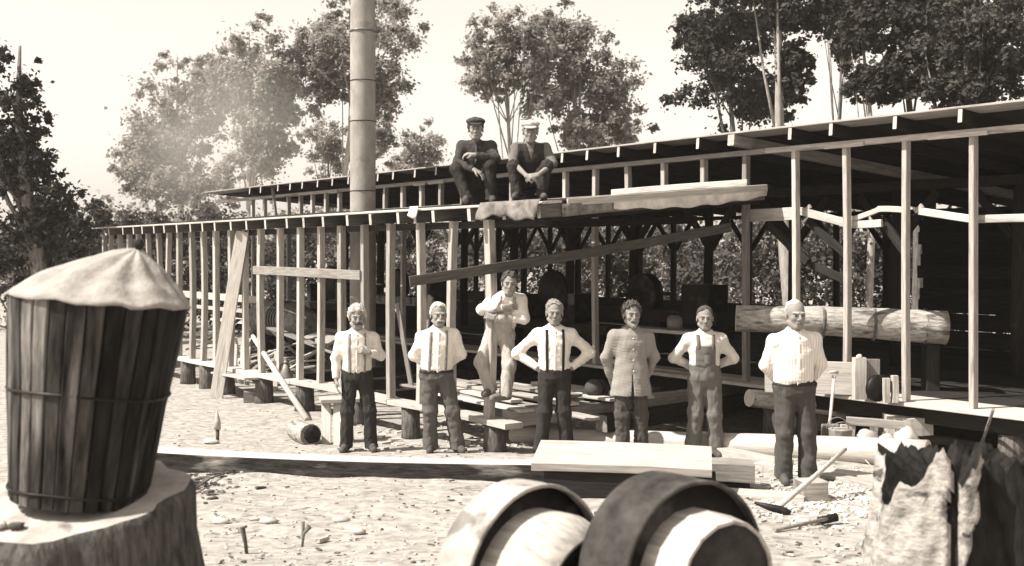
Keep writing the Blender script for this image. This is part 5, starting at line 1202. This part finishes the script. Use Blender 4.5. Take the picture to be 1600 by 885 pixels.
person(986, 12.72, pz(986, 12.72), .985, 'bearded man in a buttoned grey work coat', dict(
    shL=(-.19, .01, 1.365), shR=(.195, .0, 1.34), elL=(-.275, .05, 1.12), wrL=(-.21, .10, .88), hdL=(.4, .3, -.9), elR=(.275, .05, 1.12), wrR=(.21, .12, .90), hdR=(-.4, .3, -.9), look=(.08, -1, .0), ankL=(-.09, .02, .085), ankR=(.12, .02, .085)),
    dict(shirt='coat_grey', coat=True, trousers='trouser_mid', hair='hair_dark', hairthick=.018, hairmess=1.6, hairline=.014, moustache='hair_grey', beard='hair_grey', brow='hair_dark', seed=5, tloose=.008, buttons=(1.34, 1.22, 1.10, .98), btn='shirt_white'), rz=.10)
person(1101, 12.9, pz(1101, 12.9), .97, 'stern man in faded bib overalls with hands behind his back', dict(
    elL=(-.345, .08, 1.13), wrL=(-.12, .18, 1.02), elR=(.345, .08, 1.13), wrR=(.12, .18, 1.02), look=(-.02, -1, -.02), ankL=(-.14, .02, .085), ankR=(.13, .02, .085)),
    dict(shirt='shirt_pale', trousers='denim', bib=True, hair='hair_dark', hairline=.02, hairthick=.006, hairmess=.5, brow='hair_dark', seed=6, tloose=.016), rz=-.06)
person(1241, 10.95, pz(1241, 10.95), 1.0, 'balding man in a striped white shirt standing nearest the camera', dict(
    pel=(-.015, 0, .90), shL=(-.195, .01, 1.35), shR=(.20, .0, 1.362), elL=(-.26, .07, 1.12), wrL=(-.12, .17, .96), elR=(.28, .05, 1.12), wrR=(.19, .12, .93), hdR=(-.4, .2, -.8), look=(.04, -1, -.04), ankL=(-.10, .02, .085), ankR=(.13, -.02, .085), kneeL=(-.10, -.02, .49), kneeR=(.11, -.03, .49)),
    dict(shirt='shirt_stripe', trousers='trouser_mid', hair='hair_white', hairthick=.002, hairline=.045, hairmess=.5, brow='hair_white', belt='cloth_black', seed=7, tloose=.012, loose=.024, fat=1.10), rz=.12)
# two men sitting on the lean-to roof, each on a short timber
def roof_at(px, u): return F(tp(px, u), u, zr(u)+.034)
for (px, u, sz, lab) in ((746, .30, .19, 'short timber under the dark capped man on the roof'), (829, .62, .17, 'short timber under the pale capped man on the roof')):
    p = roof_at(px, u); o = board('roof_block', p+Vector((-.2, .12, sz/2-.004)), p+Vector((.2, .12, sz/2-.004)), .2, sz, 'lumber_old'); tag(o, lab, 'block')
p = roof_at(744, .30)
person(744, p.y, p.z, .99, 'man in a dark cap and jacket sitting on the roof, forearms on his knees', dict(
    pel=(0, .10, .27), neck=(.0, .03, .80), head=(-.005, -.02, .945), hipL=(-.09, .08, .27), hipR=(.09, .08, .27), kneeL=(-.24, -.22, .44), kneeR=(.17, -.25, .47), ankL=(-.10, -.24, .085), ankR=(.20, -.24, .085), toeL=(-.12, -.40, .035), toeR=(.22, -.42, .035),
    shL=(-.18, .02, .74), shR=(.19, .01, .74), elL=(-.23, -.14, .52), wrL=(-.02, -.32, .42), hdL=(.8, -.2, -.45), pnL=(0, .3, -1), thL=-1, elR=(.25, -.18, .56), wrR=(.0, -.30, .60), hdR=(-1, -.05, .12), pnR=(0, .4, -1), thR=1, cuR=.8, look=(.05, -1, -.05)),
    dict(shirt='jacket_dark', trousers='cloth_black', hair='hair_dark', cap='jacket_dark', brow='hair_dark', seed=8, shirt_low=.02, loose=.02, boots='leather'), group='men sitting on the roof')
p = roof_at(829, .62)
person(829, p.y, p.z, .96, 'man in a pale peaked cap and dark vest sitting on the roof with clasped hands', dict(
    pel=(0, .10, .25), neck=(.0, -.02, .73), head=(-.005, -.09, .865), hipL=(-.09, .08, .25), hipR=(.09, .08, .25), kneeL=(-.22, -.22, .43), kneeR=(.2, -.23, .43), ankL=(-.17, -.24, .085), ankR=(.13, -.24, .085), toeL=(-.2, -.41, .035), toeR=(.16, -.41, .035),
    shL=(-.18, -.02, .67), shR=(.19, -.02, .67), elL=(-.22, -.20, .47), wrL=(-.06, -.38, .30), hdL=(.75, -.15, -.2), pnL=(0, .6, -.6), thL=-1, cuL=.7, elR=(.28, -.20, .46), wrR=(.09, -.38, .31), hdR=(-.85, -.2, -.15), pnR=(0, .7, -.5), thR=1, cuR=.7, look=(.0, -1, -.12)),
    dict(shirt='denim', sleeve=.5, trousers='cloth_black', hair='hair_grey', cap='cap_pale', vest='cloth_black', brow='hair_dark', seed=9, shirt_low=.02), group='men sitting on the roof')
